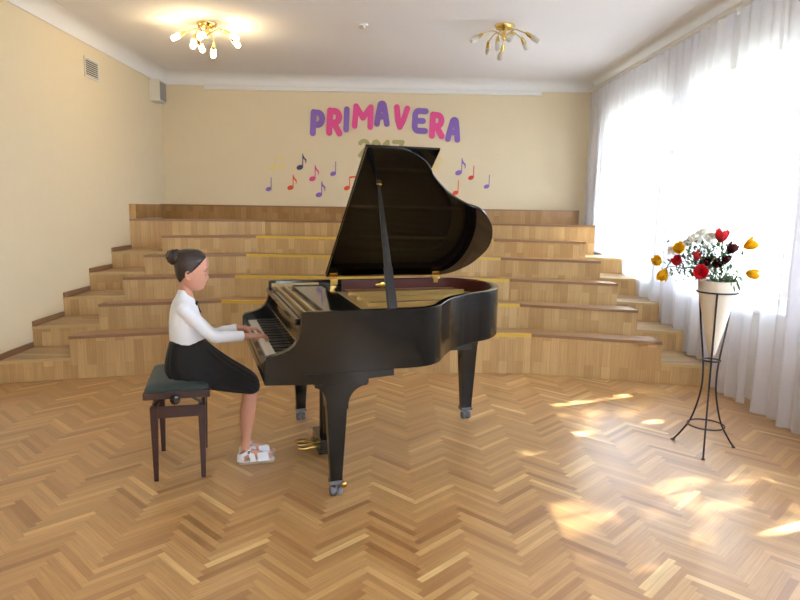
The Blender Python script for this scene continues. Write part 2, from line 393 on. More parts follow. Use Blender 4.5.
# ------------------------------------------------------------------ tiered seating
S, RS, D0 = .5812, .1865, 5.7451
XJL, XJR, EL, ER, AL, AR = -1.648, 1.317, -2.699, 2.396, .338, .2757
def yat(x, i):
    d = D0+S*i
    return d-AL*(XJL-x) if x < XJL else d-AR*(x-XJR) if x > XJR else d
def panel(name, x0, x1, i, z0, z1, parent, m=None, t=.018, off=0):
    """upright board following tier front i between x0 and x1"""
    mb = MB(); y0, y1 = yat(x0, i)-off, yat(x1, i)-off
    l = math.hypot(x1-x0, y1-y0); u0 = random.random()*9
    vs = [(x0, y0, z0), (x1, y1, z0), (x1, y1, z1), (x0, y0, z1), (x0, y0+t, z0), (x1, y1+t, z0), (x1, y1+t, z1), (x0, y0+t, z1)]
    q = [(u0, z0), (u0+l, z0), (u0+l, z1), (u0, z1)]; e = [(0, z0), (t, z0), (t, z1), (0, z1)]
    mb.add(vs, [(0, 1, 2, 3), (5, 4, 7, 6), (4, 0, 3, 7), (1, 5, 6, 2), (3, 2, 6, 7), (4, 5, 1, 0)], [q, q, e, e, q, q])
    return mb.build(name, m or M['panel'], parent)
def board(name, xs, i, d, z0, z1, parent, m, off=0, di=None, eps=0):
    """horizontal board: front along tier i, depth d (or back to tier i+di)"""
    mb = MB()
    for a, b in zip(xs[:-1], xs[1:]):
        p = [(a, yat(a, i)-off), (b, yat(b, i)-off)]
        q = [(b, yat(b, i+di) if di else yat(b, i)+d), (a, yat(a, i+di) if di else yat(a, i)+d)]
        pts = p+q; vs = [(x, y, z0) for x, y in pts]+[(x, y, z1) for x, y in pts]
        uv = [pts]*6
        mb.add(vs, [(3, 2, 1, 0), (4, 5, 6, 7), (0, 1, 5, 4), (1, 2, 6, 5), (2, 3, 7, 6), (3, 0, 4, 7)], uv)
    return mb.build(name, m, parent)
rows = ['lowest', 'second lowest', 'third lowest', 'third highest', 'second highest', 'highest']
for i in range(6):
    zt = RS*(i+1); z1 = RS*(i+2)
    tl = ('%s tier of the oak laminate stand, bench front with yellow-edged middle' % rows[i]) if i < 5 else 'highest tier of the oak laminate stand, brown-edged bench reaching the left wall'
    t = thing('seating_tier', tl, 'bench tier', (0, yat(0, i), 0), 0, 'tiers of the oak stand')
    parts = []
    if i < 5:
        parts += [board('tread', [XL+.001, EL, XJL, XJR, ER, XR-.001], i, 0, zt-.02, zt, t, M['tread'], di=1),
                 panel('riser', XL+.001, EL-.002, i, RS*i+.001, zt-.02, t), panel('riser', ER+.002, XR-.001, i, RS*i+.001, zt-.02, t),
                 board('nosing', [XL+.001, EL-.002], i, .008, zt-.022, zt+.002, t, M['pale_edge'], off=.008),
                 board('nosing', [ER+.002, XR-.001], i, .008, zt-.022, zt+.002, t, M['pale_edge'], off=.008)]
        ya, yb = yat(XL, i), yat(XL, i+1)
        parts.append(MB().box(XL+.001, XL+.016, ya, yb-.02, zt+.001, zt+.05).build('skirting', M['skirt'], t))
    ex = (EL, ER) if i < 5 else (XL+.001, 2.66)
    zb = RS*i+.001
    parts += [panel('front_panel', ex[0], XJL, i, zb, z1-.02, t, off=.006), panel('front_panel', XJL, XJR, i, zb, z1-.02, t, off=.006),
             panel('front_panel', XJR, ex[1], i, zb, z1-.02, t, off=.006)]
    parts.append(board('seat_top', [ex[0], XJL, XJR, ex[1]], i, .24, z1-.02, z1, t, M['seat'], off=.0))
    for xx in ([ex[0], XJL], [XJR, ex[1]]):
        o = board('edge_strip', xx, i, .0, z1-.024, z1+.003, t, M['brown'], off=.014); o['label'] = 'brown edge strip'; parts.append(o)
    o = board('edge_strip', [XJL, XJR], i, .022 if i < 5 else 0, z1-.026, z1+.003, t, M['yellow'] if i < 5 else M['brown'], off=.016)
    if i < 5: o['label'] = 'yellow edge strip'
    parts.append(o)
    for x in ex:
        s_ = 1 if x < 0 else -1
        xa, xb = sorted((x, x+s_*.018)); y = yat(x, i)
        parts.append(MB().box(xa, xb, y+.014, y+.235, RS*(i+1)+.001, z1-.021).build('end_board', M['brown'], t))
    parts.append(board('back_board', [ex[0]+.02, XJL, XJR, ex[1]-.02], i, .24, RS*(i+1)+.001, z1-.021, t, M['brown'], off=-.222))
    for o in parts: setattr(o, 'matrix_parent_inverse', Matrix.Translation((0, -yat(0, i), 0)))
t = thing('tier_backrest', 'narrow oak laminate backboard with dark top edge along the back wall', 'backboard', (0, 9.2, 0))
def uvbox(x0, x1, y0, y1, z0, z1, name, m, parent):
    mb = MB(); vs = [(x0, y0, z0), (x1, y0, z0), (x1, y0, z1), (x0, y0, z1), (x0, y1, z0), (x1, y1, z0), (x1, y1, z1), (x0, y1, z1)]
    q = [(x0, z0), (x1, z0), (x1, z1), (x0, z1)]; e = [(y0, z0), (y1, z0), (y1, z1), (y0, z1)]
    mb.add(vs, [(0, 1, 2, 3), (5, 4, 7, 6), (4, 0, 3, 7), (1, 5, 6, 2), (3, 2, 6, 7), (4, 5, 1, 0)], [q, q, e, e, q, q])
    return mb.build(name, m, parent)
M['panel_dark'] = laminate('oak_laminate_back', srgb(160, 118, 70), srgb(182, 140, 90))
for o in (uvbox(XL+.02, 2.72, 9.215, 9.235, RS*6, 1.475, 'back_panel', M['panel_dark'], t), MB().box(XL+.001, 2.72, 9.208, YB-.001, 1.475, 1.495).build('top_rail', M['brown'], t),
          uvbox(XL+.001, XL+.075, yat(XL, 5)-.006, yat(XL, 5)+.014, RS*7+.005, 1.49, 'end_post', M['panel'], t), uvbox(XL+.001, XL+.03, yat(XL, 5)+.016, 9.205, RS*7+.005, 1.49, 'end_board', M['panel_dark'], t)):
    setattr(o, 'matrix_parent_inverse', Matrix.Translation((0, -9.2, 0)))

# ------------------------------------------------------------------ piano frame of reference (u towards the tail, v towards the bass side)
PA = Vector((-.25, 3.229, 0)); PV = Vector((-.292, .957, 0)).normalized(); PU = Vector((PV.y, -PV.x, 0)); PANG = math.atan2(PU.y, PU.x)
def px(x, y, v0):
    """photo pixel -> (u, z) on the upright plane at bass offset v0 of the piano frame"""
    d = FW+(x-400)/F*R2+(300-y)/F*U2
    t_ = ((PA+PV*v0)-CAM).dot(PV)/d.dot(PV); W = CAM+t_*d-PA
    return W.dot(PU), W.z
pn = thing('grand_piano', 'glossy black grand piano with its lid propped open, played by the girl', 'piano', PA, PANG)
V0, V1, ZT, ZB = -.09, 1.30, .988, .675
side = [(.38, V0), (.44, -.082), (.50, -.055), (.56, .0), (.605, .07), (.65, .14), (.725, .237), (.825, .332), (.955, .415), (1.08, .478), (1.19, .595), (1.26, .725), (1.297, .85), (1.30, .98), (1.255, 1.13), (1.17, 1.235), (1.06, 1.29), (.95, V1)]
sm = [(p.x, p.y) for p in catmull([(x, y, 0) for x, y in side], 5)]
outer = [(-.20, V0), (.1, V0)]+sm+[(.3, V1), (-.20, V1)]       # counter-clockwise
closed_out = outer
inner = [tuple(q) for q in grow(outer, -.038)]
n = len(outer)
mb = MB()
vs = [(x, y, ZB) for x, y in outer]+[(x, y, ZT) for x, y in outer]+[(x, y, ZB) for x, y in inner]+[(x, y, ZT) for x, y in inner]
fs = []
for i in range(n-1):
    fs += [(i, i+1, n+i+1, n+i), (2*n+i+1, 2*n+i, 3*n+i, 3*n+i+1), (n+i, n+i+1, 3*n+i+1, 3*n+i), (i+1, i, 2*n+i, 2*n+i+1)]
fs += [(0, n, 3*n, 2*n), (n-1, 2*n+n-1, 3*n+n-1, n+n-1)]
mb.add(vs, fs)
mb.build('rim', M['worn'], pn, smooth=True, bevel=.004, ang=50)
# inner veneer band
ins = grow(outer, -.041)[1:-1]; ins2 = grow(outer, -.047)[1:-1]
mb = MB(); k = len(ins)
vs = [(x, y, z) for z in (.80, ZT-.006) for x, y in ins]+[(x, y, z) for z in (.80, ZT-.006) for x, y in ins2]
fs = []
for i in range(k-1): fs += [(i, i+1, k+i+1, k+i), (2*k+i, 2*k+i+1, 3*k+i+1, 3*k+i), (k+i, k+i+1, 3*k+i+1, 3*k+i)]
mb.add(vs, fs).build('inner_rim', M['mahog'], pn, smooth=True)
bed = grow(outer, -.05)
MB().prism([(x, y) for x, y in bed], .80, .815).build('soundboard', M['sound'], pn)
# bottom beams seen under the rim
pb = MB(); pb.box(-.15, 1.0, .55, .65, .60, .674)
pb.prism([(0, .1), (.06, .05), (1.1, .75), (1.05, .82)], .61, .674)
pb.build('bottom_beam', M['satin'], pn)
# iron plate: ring with bars, gold, over the soundboard
pl = MB(); ring_o = grow(outer, -.055); ring_i = grow(outer, -.16)
k = len(ring_o)
vs = [(x, y, z) for z in (.885, .90) for x, y in ring_o]+[(x, y, z) for z in (.885, .90) for x, y in ring_i]; fs = []
for i in range(k):
    j = (i+1) % k
    fs += [(k+i, k+j, 3*k+j, 3*k+i), (j, i, 2*k+i, 2*k+j), (i, j, k+j, k+i), (2*k+j, 2*k+i, 3*k+i, 3*k+j)]
pl.add(vs, fs)
pl.box(.16, .36, -.02, 1.23, .885, .905)
for v_, e in ((.28, .62), (.55, .98), (.82, 1.2), (1.05, 1.15)): pl.box(.3, e, v_-.012, v_+.012, .89, .925)
pl.build('iron_plate', M['plate'], pn, bevel=.004)
st = MB()
for j in range(24):
    v_ = .0+j*.050
    ue = .40+max(0, v_)*.70 if v_ < 1.1 else 1.12
    ue = min(ue, 1.14)
    st.tube([(.30, v_, .93), (ue, min(1.18, v_+.06), .925)], .0013, 4)
st.build('strings', M['steel'], pn)['kind'] = 'stuff'
# arms (cheeks)
prof = [(-.385, .632), (-.385, .750), (-.372, .768), (-.34, .777), (-.30, .786), (-.262, .802), (-.238, .822), (-.222, .85), (-.212, .89), (-.207, .94), (-.205, ZT), (-.19, ZT), (-.19, .632)]
for y0, y1 in ((V0, V0+.055), (V1-.055, V1)):
    MB().prism_y(prof, y0, y1).build('arm', M['worn'], pn, bevel=.004, smooth=True)
MB().prism_y([(-.383, .631), (.14, .606), (.14, .632), (.275, .640), (.275, .676), (-.383, .676)], V0+.003, V1-.003).build('key_bed', M['worn'], pn, bevel=.003)
MB().box(-.378, -.352, V0+.056, V1-.056, .66, .716).build('key_slip', M['black'], pn, bevel=.003)
kw = (V1-V0-.13)/52; ky = V0+.065
wk = MB()
for j in range(52): wk.box(-.35, -.19, ky+j*kw+.0006, ky+(j+1)*kw-.0006, .668, .727)
wk.build('white_keys', M['ivory'], pn)['kind'] = 'stuff'
bk = MB()
for j in range(51):
    if (j % 7) in (0, 2, 3, 5, 6):
        c = ky+(j+1)*kw; bk.prism_y([(-.298, .727), (-.293, .739), (-.19, .739), (-.19, .727)], c-.0055, c+.0055)
bk.build('black_keys', M['satin'], pn)['kind'] = 'stuff'
for y0, y1 in ((V0+.055, V0+.064), (V1-.064, V1-.055)): MB().box(-.35, -.19, y0, y1, .668, .745).build('key_block', M['black'], pn)
MB().box(-.196, -.188, V0+.058, V1-.058, .727, .733).build('felt_strip', M['redfelt'], pn)
# fallboard leaning back
MB().prism_y([(-.19, .728), (-.186, .728), (-.160, .90), (-.168, .905), (-.195, .80)], V0+.057, V1-.057).build('fallboard', M['black'], pn, bevel=.002)
MB().tube([(-.197, V0+.06, .800), (-.197, V1-.06, .800)], .003, 8).build('fallboard_hinge', M['gold'], pn)
MB().box(-.225, -.20, V0+.057, V1-.057, .915, .945).build('fallboard_lip', M['black'], pn, bevel=.004)
# music shelf assembly over the tuning pins
MB().prism([(-.198, V0+.04), (.13, V0+.04), (.165, .1), (.175, .5), (.19, 1.0), (.24, 1.15), (.27, V1-.045), (-.198, V1-.045)], .935, .950).build('music_shelf', M['black'], pn, bevel=.002)
MB().box(-.19, .13, V0+.045, V0+.085, .951, .972).build('slide_rail', M['pale_edge'], pn)
MB().box(-.19, .13, V1-.09, V1-.05, .951, .972).build('slide_rail', M['pale_edge'], pn)
MB().box(-.165, -.158, V0+.09, V1-.095, .951, .966).build('shelf_strip', M['pale_edge'], pn)
MB().box(-.118, -.108, V0+.09, V1-.095, .951, .968).build('shelf_strip', M['pale_edge'], pn)
MB().box(-.06, .125, V0+.16, V1-.12, .951, .966).build('music_desk', M['blacklid'], pn, bevel=.002)
# lid
TH = math.radians(36.25); ce, se = math.cos(TH), math.sin(TH)
def lp(u_, w_, t_):   # lid coordinates: w from the hinge, t above (outer side) of the board
    return (u_, V1+.005-w_*ce+t_*se, ZT+.014+w_*se+t_*ce)
lo = [(.2, 1.372), (.36, 1.370), (.42, 1.358), (.485, 1.330), (.558, 1.276), (.611, 1.212), (.647, 1.152), (.724, 1.065), (.824, .97), (.957, .882), (1.085, .821), (1.199, .693), (1.263, .575), (1.303, .45), (1.309, .318), (1.255, .146), (1.143, .03), (1.03, .0)]
ls = [(p.x, p.y) for p in catmull([(a, b, 0) for a, b in lo[1:]], 5)]
lid_out = [(.2, 0.0), (.2, 1.372)]+ls
def slab(pts, t0, t1):
    n_ = len(pts); vs = [lp(a, b, t0) for a, b in pts]+[lp(a, b, t1) for a, b in pts]
    return vs, [tuple(range(n_)), tuple(range(2*n_-1, n_-1, -1))]+[(i, n_+i, n_+(i+1) % n_, (i+1) % n_) for i in range(n_)]
mb = MB(); mb.add(*slab(lid_out, 0, .018)); lid = mb.build('lid', M['blacklid'], pn, smooth=True, bevel=.003, ang=50)
mb = MB(); mb.add(*slab([(.198, .0), (.198, 1.352), (.625, 1.352), (.625, .0)], .021, .037)); mb.build('lid_flap', M['blacklid'], lid, bevel=.003)
# hinges, lock
for u_ in (.245, 1.02):
    h = MB(); h.box(u_-.032, u_+.032, V1-.046, V1-.002, ZT, ZT+.006); h.box(u_-.026, u_+.026, V1-.052, V1-.046, ZT-.035, ZT+.002)
    hv = [lp(u_-.028, .008, -.004), lp(u_+.028, .008, -.004), lp(u_+.028, .055, -.004), lp(u_-.028, .055, -.004), lp(u_-.028, .008, -.0005), lp(u_+.028, .008, -.0005), lp(u_+.028, .055, -.0005), lp(u_-.028, .055, -.0005)]
    h.add(hv, [(0, 1, 2, 3), (7, 6, 5, 4), (0, 4, 5, 1), (1, 5, 6, 2), (2, 6, 7, 3), (3, 7, 4, 0)])
    h.tube([(u_-.03, V1-.02, ZT+.01), (u_+.03, V1-.02, ZT+.01)], .007, 8)
    h.build('hinge', M['gold'], pn, bevel=.001)
lk = MB(); lk.ell((.60, V1-.052, .945), (.055, .004, .016)); lk.ell((.60, V1-.055, .945), (.02, .006, .026)); lk.build('emblem_plate', M['gold'], pn, smooth='all')
# prop stick
a, z = px(394, 306, V0+.03); T_ = Vector(lp(.334, 1.06, -.012)); Bq = Vector((a, V0+.035, ZT-.05))
dr = (T_-Bq).normalized(); sx = dr.cross(Vector((0, 1, 0))).normalized(); nrm = dr.cross(sx)
rings = []
for t_, wd, th in ((0, .026, .011), (.35, .024, .010), (.36, .020, .010), (.8, .012, .008), (1.0, .007, .006)):
    c = Bq.lerp(T_, t_); rings.append([c+sx*wd+nrm*th, c-sx*wd+nrm*th, c-sx*wd-nrm*th, c+sx*wd-nrm*th])
MB().loft(rings).build('lid_prop', M['satin'], pn, bevel=.002)
sp2 = [Bq+Vector((.028, 0, .02)), Bq.lerp(T_, .34)+Vector((.02, 0, 0))]
MB().ell(lp(.334, 1.07, -.006), (.018, .018, .008)).build('prop_socket', M['gold'], pn, smooth='all')
# legs with shoulders and casters
def leg(u_, v_, ztop, wtop, wbot, gold=False, shoulder=True):
    rings = []
    secs = [(.07, wbot), (.12, wbot*1.02), (ztop-.14, wtop*.93), (ztop-.10, wtop), (ztop-.08, wtop)]
    for z, w_ in secs: h = w_/2; rings.append([(u_-h, v_-h*.7, z), (u_+h, v_-h*.7, z), (u_+h, v_+h*.7, z), (u_-h, v_+h*.7, z)])
    mb = MB(); mb.loft(rings)
    if shoulder:
        pr = []
        for q in range(9):
            t_ = q/8*PI/2; pr.append((wtop/2+.10*(1-math.cos(t_)), ztop-.12+.10*math.sin(t_)))
        poly = [(u_-wtop/2, ztop-.14), (u_+wtop/2, ztop-.14)]+[(u_+a_, z_) for a_, z_ in pr]+[(u_+wtop/2+.10, ztop)]+[(u_-wtop/2-.10*.6, ztop)]+[(u_-wtop/2-.6*(a_-wtop/2), z_) for a_, z_ in reversed(pr)]
        mb.prism_y(poly, v_-wtop*.42, v_+wtop*.42)
    else: mb.box(u_-wtop*.72, u_+wtop*.72, v_-wtop*.6, v_+wtop*.6, ztop-.05, ztop)
    lg = mb.build('leg', M['worn'], pn, bevel=.004)
    c = MB(); c.box(u_-wbot*.5-.004, u_+wbot*.5+.004, v_-wbot*.45, v_+wbot*.45, .066, .085); c.tube([(u_, v_, .07), (u_, v_, .045)], .012, 10)
    c.box(u_-.005, u_+.005, v_-.020, v_+.018, .02, .062)
    c.build('ferrule', M['grey_metal'], lg, bevel=.002)
    cw = MB()
    for s_ in (-1, 1): cw.lathe([(.004, -.011), (.024, -.011), (.026, -.006), (.026, .006), (.024, .011), (.004, .011)], n=20)
    cw2 = MB()
    for s_ in (-1, 1):
        for fs_ in [0]:
            n_ = 20
            rr = [[(u_+s_*.0185+d_, v_-.006+r*math.cos(2*PI*i/n_), .0265+r*math.sin(2*PI*i/n_)) for i in range(n_)] for r, d_ in ((.004, -.012), (.024, -.012), (.0265, -.009), (.0265, .009), (.024, .012), (.004, .012))]
            cw2.loft(rr)
    
    cw2.build('caster_wheel', M['gold'] if False else M['rubber'], lg, smooth=True)
    if gold:
        c2 = MB(); c2.ell((u_+.036, v_-.034, .066), (.017, .014, .017)); c2.tube([(u_, v_, .066), (u_+.036, v_-.034, .066)], .006, 8); c2.build('caster_fork', M['gold'], lg, smooth=True)
leg(-.018, -.025, .615, .112, .064, True); leg(0, 1.22, .615, .112, .066); leg(1.144, .94, .672, .13, .075, shoulder=False)
# pedal lyre
ly = MB(); lu, lv = .045, .60
for s_ in (-1, 1): ly.tube([(lu, lv+s_*.055, .60), (lu, lv+s_*.055, .12)], .019, 12)
ly.box(lu-.045, lu+.045, lv-.10, lv+.10, .55, .60)
lyre = ly.build('pedal_lyre', M['black'], pn, smooth=True)
MB().box(lu-.05, lu+.04, lv-.13, lv+.13, .035, .115).box(lu-.06, lu+.05, lv-.14, lv+.14, .028, .045).build('pedal_box', M['black'], lyre, bevel=.006)
for s_ in (-1, 0, 1):
    p_ = MB(); c = lv+s_*.065
    p_.prism([(lu-.05, c-.008), (lu-.09, c-.011), (lu-.14, c-.02), (lu-.165, c-.016), (lu-.172, c), (lu-.165, c+.016), (lu-.14, c+.02), (lu-.09, c+.011), (lu-.05, c+.008)], .048, .058)
    p_.build('pedal', M['gold'], lyre, bevel=.003)

# ------------------------------------------------------------------ piano bench
BO = Vector((-1.252, 3.348, 0)); BV = Vector((-.112, .433, 0)).normalized(); BU = Vector((BV.y, -BV.x, 0)); BA = math.atan2(BU.y, BU.x)
be = thing('piano_bench', 'dark mahogany adjustable piano bench with a grey-green padded seat', 'bench', BO, BA)
# legs: at (0,0),(.25,0),(0,.455),(.25,.455)
legs = [(.004, .0, -.012), (.25, .0, .0), (.004, .45, 0), (.25, .45, 0)]
for a, b, d_ in legs:
    rr = []
    ix = 1 if a < .1 else -1
    for z, w_ in ((0, .024), (.30, .036), (.42, .040)):
        o_ = -.012*ix*(z/.42)*0
        rr.append([(a-w_/2+o_, b-w_/2, z), (a+w_/2+o_, b-w_/2, z), (a+w_/2+o_, b+w_/2, z), (a-w_/2+o_, b+w_/2, z)])
    MB().loft(rr).build('leg', M['bench'], be, bevel=.003)
MB().box(.02, .235, -.014, .006, .356, .418).box(.02, .235, .444, .464, .356, .418).box(-.012, .008, .016, .434, .356, .418).box(.246, .266, .016, .434, .356, .418).build('apron', M['bench'], be, bevel=.003)
MB().box(-.045, .295, -.045, .495, .468, .508).build('seat_frame', M['bench'], be, bevel=.005)
for b in (.03, .42):
    MB().tube([(.0, b, .418), (.07, b, .468)], .007, 8).build('lift_bar', M['satin'], be)
    MB().tube([(.25, b, .418), (.18, b, .468)], .007, 8).build('lift_bar', M['satin'], be)
MB().tube([(.118, .45, .452), (.118, -.04, .452)], .006, 8).build('adjusting_rod', M['satin'], be)
n_ = 20
kn = MB().loft([[(.118+r*math.cos(2*PI*i/n_), -.046-d_, .472+r*math.sin(2*PI*i/n_)) for i in range(n_)] for r, d_ in ((.008, 0), (.010, .012), (.024, .016), (.027, .026), (.024, .036), (.012, .040))])
kn.build('adjusting_knob', M['bk_knob'], be, smooth=True)
cu = []
for k, (ins_, z) in enumerate(((.0, .508), (-.003, .518), (.003, .532), (.02, .542), (.06, .547))):
    x0, x1, y0, y1 = -.035+ins_, .285-ins_, -.035+ins_, .485-ins_; r_ = .03; ring = []
    for cx_, cy_, a0 in ((x1-r_, y0+r_, -PI/2), (x1-r_, y1-r_, 0), (x0+r_, y1-r_, PI/2), (x0+r_, y0+r_, PI)):
        for q in range(5): ring.append((cx_+r_*math.cos(a0+q*PI/8), cy_+r_*math.sin(a0+q*PI/8), z))
    cu.append(ring)
MB().loft(cu).build('cushion', M['green'], be, smooth=True, ang=70)
#GIRL
# ------------------------------------------------------------------ girl at the piano
VC = .58
GU, GV = -.45, .58
gp = thing('person', 'girl in white bolero and black dress with hair bun, seated playing the piano', 'person', PA+PU*GU+PV*GV, PANG)
def gq(x, y, v_=VC, dv=None):
    a_, z_ = px(x, y, v_); return Vector((a_-GU, (v_ if dv is None else dv)-GV, z_))
def slices(rows, v_=VC, n_=28, narrow=.12, grow_=1.0, add=0.0, clip=None, pw=1.0):
    rings = []
    for row in rows:
        y, xb, xf, hw = row[:4]
        B_, F_ = gq(xb, y, v_), gq(xf, y, v_); c = (B_+F_)/2; a_ = (F_-B_).length/2*grow_+add; ring = []
        hw = hw*grow_+add
        for i in range(n_):
            t_ = 2*PI*i/n_; cs, sn = math.cos(t_), math.sin(t_)
            cs2 = math.copysign(abs(cs)**pw, cs); sn2 = math.copysign(abs(sn)**pw, sn)
            p = Vector((c.x+a_*cs2, c.y+hw*sn2*(1-narrow*cs), c.z))
            if clip:
                lim = gq(clip(y), y, v_).x
                # hairline leans back towards the temples
                lim2 = lim-.35*abs(p.y-c.y)*0
                if p.x > lim2: p = Vector((lim2, c.y+(p.y-c.y)*.88, p.z))
            ring.append(p)
        rings.append(ring)
    return rings
headrows = [(248.6, 186, 192, .012), (249.6, 182, 197, .036), (252, 178.5, 202, .054), (255.5, 176, 206, .065), (260, 174.8, 208.2, .071), (265, 174.8, 208.8, .073), (269, 175.6, 208.2, .072), (272, 176.3, 207, .071), (275, 177, 207.2, .069), (278, 178, 207.2, .066), (281, 179.5, 206.4, .062), (284, 181.5, 205.4, .056), (287, 184.5, 204.3, .047), (289.3, 188.5, 202.8, .036), (290.6, 192, 200, .02)]
bm_ = MB()
bm_.loft(slices(headrows, narrow=.16))
bm_.loft(slices([(276, 178.5, 194, .042), (284, 179, 193, .041), (291, 179, 192, .042), (298, 177.5, 194, .055), (304, 175, 196, .09)], narrow=0))
bm_.ell(gq(206.8, 276.8), (.0125, .0085, .013)); bm_.ell(gq(206.0, 273.2), (.008, .006, .014)); bm_.ell(gq(207.1, 278.6), (.0115, .0115, .0065))
bm_.ell(gq(205.7, 282.2), (.010, .017, .0055)); bm_.ell(gq(204.4, 284.6), (.010, .015, .0055)); bm_.ell(gq(202.2, 287.4), (.011, .016, .010))
for s_ in (-1, 1):
    c = gq(203.6, 273.2); c.y += s_*.029; bm_.ell(c, (.011, .014, .0085))
    c = gq(204.2, 269.5); c.y += s_*.030; bm_.ell(c, (.011, .020, .006))
    c = gq(199, 281); c.y += s_*.034; bm_.ell(c, (.018, .013, .020))
    c = gq(188.3, 274.8); c.y += s_*.071
    R_ = Matrix.Rotation(math.radians(-12), 3, 'Y')
    bm_.ell(c, (.0175, .006, .028), rot=R_); c2 = c+Vector((.001, s_*.006, .001)); 
    # ear rim
    P_ = [c2+R_ @ Vector((.013*math.cos(t_), 0, .022*math.sin(t_))) for t_ in [(-1.9+q*.35) for q in range(14)]]
    P_ = [c2+R_ @ Vector((.015*math.cos(t_), 0, .025*math.sin(t_))) for t_ in [(.9+q*.38) for q in range(12)]]
    bm_.tube(P_, .0042, 8)
# trunk under the clothes
bm_.loft(slices([(302, 174, 195, .11), (310, 172, 198, .122), (325, 171, 200, .115), (340, 172, 202, .100), (352, 171, 205, .11), (366, 169, 208, .12), (378, 172, 206, .10)], narrow=0))
for v_, k in ((.525, 0), (.635, 1)):
    # thigh, knee, shin, foot
    pts = [gq(185, 368, v_), gq(212, 375.5, v_), gq(237, 382, v_), gq(249, 386.5, v_), gq(249.5, 397, v_), gq(247.8, 411, v_), gq(246.6, 428, v_), gq(246, 441, v_), gq(245.6, 449, v_)]
    bm_.tube(catmull(pts, 4), [.070+(.046-.070)*min(1, i/12) if i <= 12 else (.046, .0445, .0435, .0430, .0425, .0435, .0445, .044, .043, .041, .038, .034, .031, .028, .027, .0265, .027, .028, .029, .029)[i-13] for i in range(33)], 16)
    du = .012*k; hx = gq(238, 452, v_).x+du; yv = v_-GV
    f0 = Vector((hx+.028, yv, .052)); 
    bm_.ell((hx+.032, yv, .045), (.030, .024, .030))
    bm_.tube([(hx+.035, yv, .060), (hx+.075, yv, .058), (hx+.115, yv, .044), (hx+.15, yv, .034), (hx+.168, yv, .031)], [.026, .027, .027, .024, .016], 14)
    bm_.ell((hx+.13, yv, .032), (.045, .034, .015))
    for q, (o_, l_) in enumerate(((-.026, .0), (-.014, .010), (-.002, .016), (.010, .020), (.024, .024))):
        if k == 1: o_ = o_
        oo = o_*(1 if k == 0 else -1)
        r_ = .0065 if q < 4 else .0095
        bm_.tube([(hx+.14, yv+oo, .032), (hx+.165+l_*.7, yv+oo, .031), (hx+.178+l_, yv+oo, .027)], [r_*1.1, r_, r_*.8], 8)
def hand(wr, kn, side_):
    """palm and five bent fingers; side_ = +1 when the thumb lies on the bass side"""
    d = (kn-wr); d.z = 0; d.normalize(); sd_ = Vector((-d.y, d.x, 0))
    bm_.tube([wr-d*.03, wr, wr+(kn-wr)*.5], [.0205, .0185, .018], 12)
    for q, f_ in enumerate((-.0255, -.0085, .0085, .0255)):
        idx = q if side_ > 0 else 3-q        # 0 = little finger ... 3 = index
        L_ = (.78, .95, 1.0, .93)[idx]
        k_ = kn+sd_*f_+Vector((0, 0, (-.003, .001, .002, 0)[idx]))-d*(.006, .001, 0, .001)[idx]
        bm_.tube([wr+sd_*f_*.45, wr.lerp(k_, .55), k_], [.012, .0115, .0088], 10)
        zt = .7345
        j1 = k_+d*.026*L_+Vector((0, 0, .002)); j2 = k_+d*.045*L_; j2.z = (k_.z+zt)/2+.002; tp = k_+d*.053*L_; tp.z = zt+.001
        bm_.tube([k_-d*.01, k_, j1, j2, tp], [.0085, .0082, .0070, .0064, .0055], 10)
    b0 = wr+d*.012+sd_*side_*.012; b1 = wr+d*.034+sd_*side_*.034+Vector((0, 0, -.006)); b2 = wr+d*.060+sd_*side_*.044; b2.z = .741; b3 = wr+d*.074+sd_*side_*.042; b3.z = .7355
    bm_.tube([b0, b1, b2, b3], [.013, .0105, .0078, .0062], 10)
shN, elN, cuN = gq(184, 310, .455), gq(213, 336.5, .435), gq(243.5, 336, .465)
wrN, knN = gq(247.5, 335.5, .468), gq(259.5, 332.5, .475)
wrN.z = .770; knN.z = .768
shF, elF = gq(184, 308, .705), gq(212, 333, .745)
cuF = gq(237.5, 328.2, .715); wrF, knF = gq(241.5, 328.3, .71), gq(252.5, 326, .705)
wrF.z = .772; knF.z = .768
for sh_, el_, wr_ in ((shN, elN, wrN), (shF, elF, wrF)):
    bm_.tube(catmull([sh_, sh_.lerp(el_, .5), el_, el_.lerp(wr_, .5), wr_], 4), [.034, .033, .032, .031, .030, .029, .028, .027, .027, .027, .026, .025, .023, .021, .020, .0195, .019], 14)
hand(wrN, knN, 1); hand(wrF, knF, -1)
body = bm_.build('body', M['skin'], gp, remesh=.0034, sm_it=3)
# face details
for s_ in (-1, 1):
    fa = MB()
    c = gq(206.0, 274.6); c.y += s_*.029
    P_ = [c+Vector((-.004*abs(q)**2/4-.0005, q*.0055, -.0006*q*q+.001)) for q in (-2, -1, 0, 1, 2)]
    fa.tube(P_, .0021, 6)
    fa.build('eyelashes', M['lash'], body)
for s_ in (-1, 1):
    eb = MB()
    c = gq(207.6, 268.6); c.y += s_*.029
    P_ = [c+Vector((-.0045*(q+1)**2/4-.001, s_*q*.0075, .0015-.0008*q*q)) for q in (-1.6, -.8, 0, .8, 1.6, 2.3)]
    eb.tube(P_, .0017, 6)
    eb.build('eyebrow', M['lash'], body)
lm = MB(); lm.ell(gq(206.4, 282.5), (.0075, .0145, .0032)); lm.ell(gq(205.4, 284.5), (.0078, .013, .0038)); lm.build('lips', M['lip'], body, smooth='all')
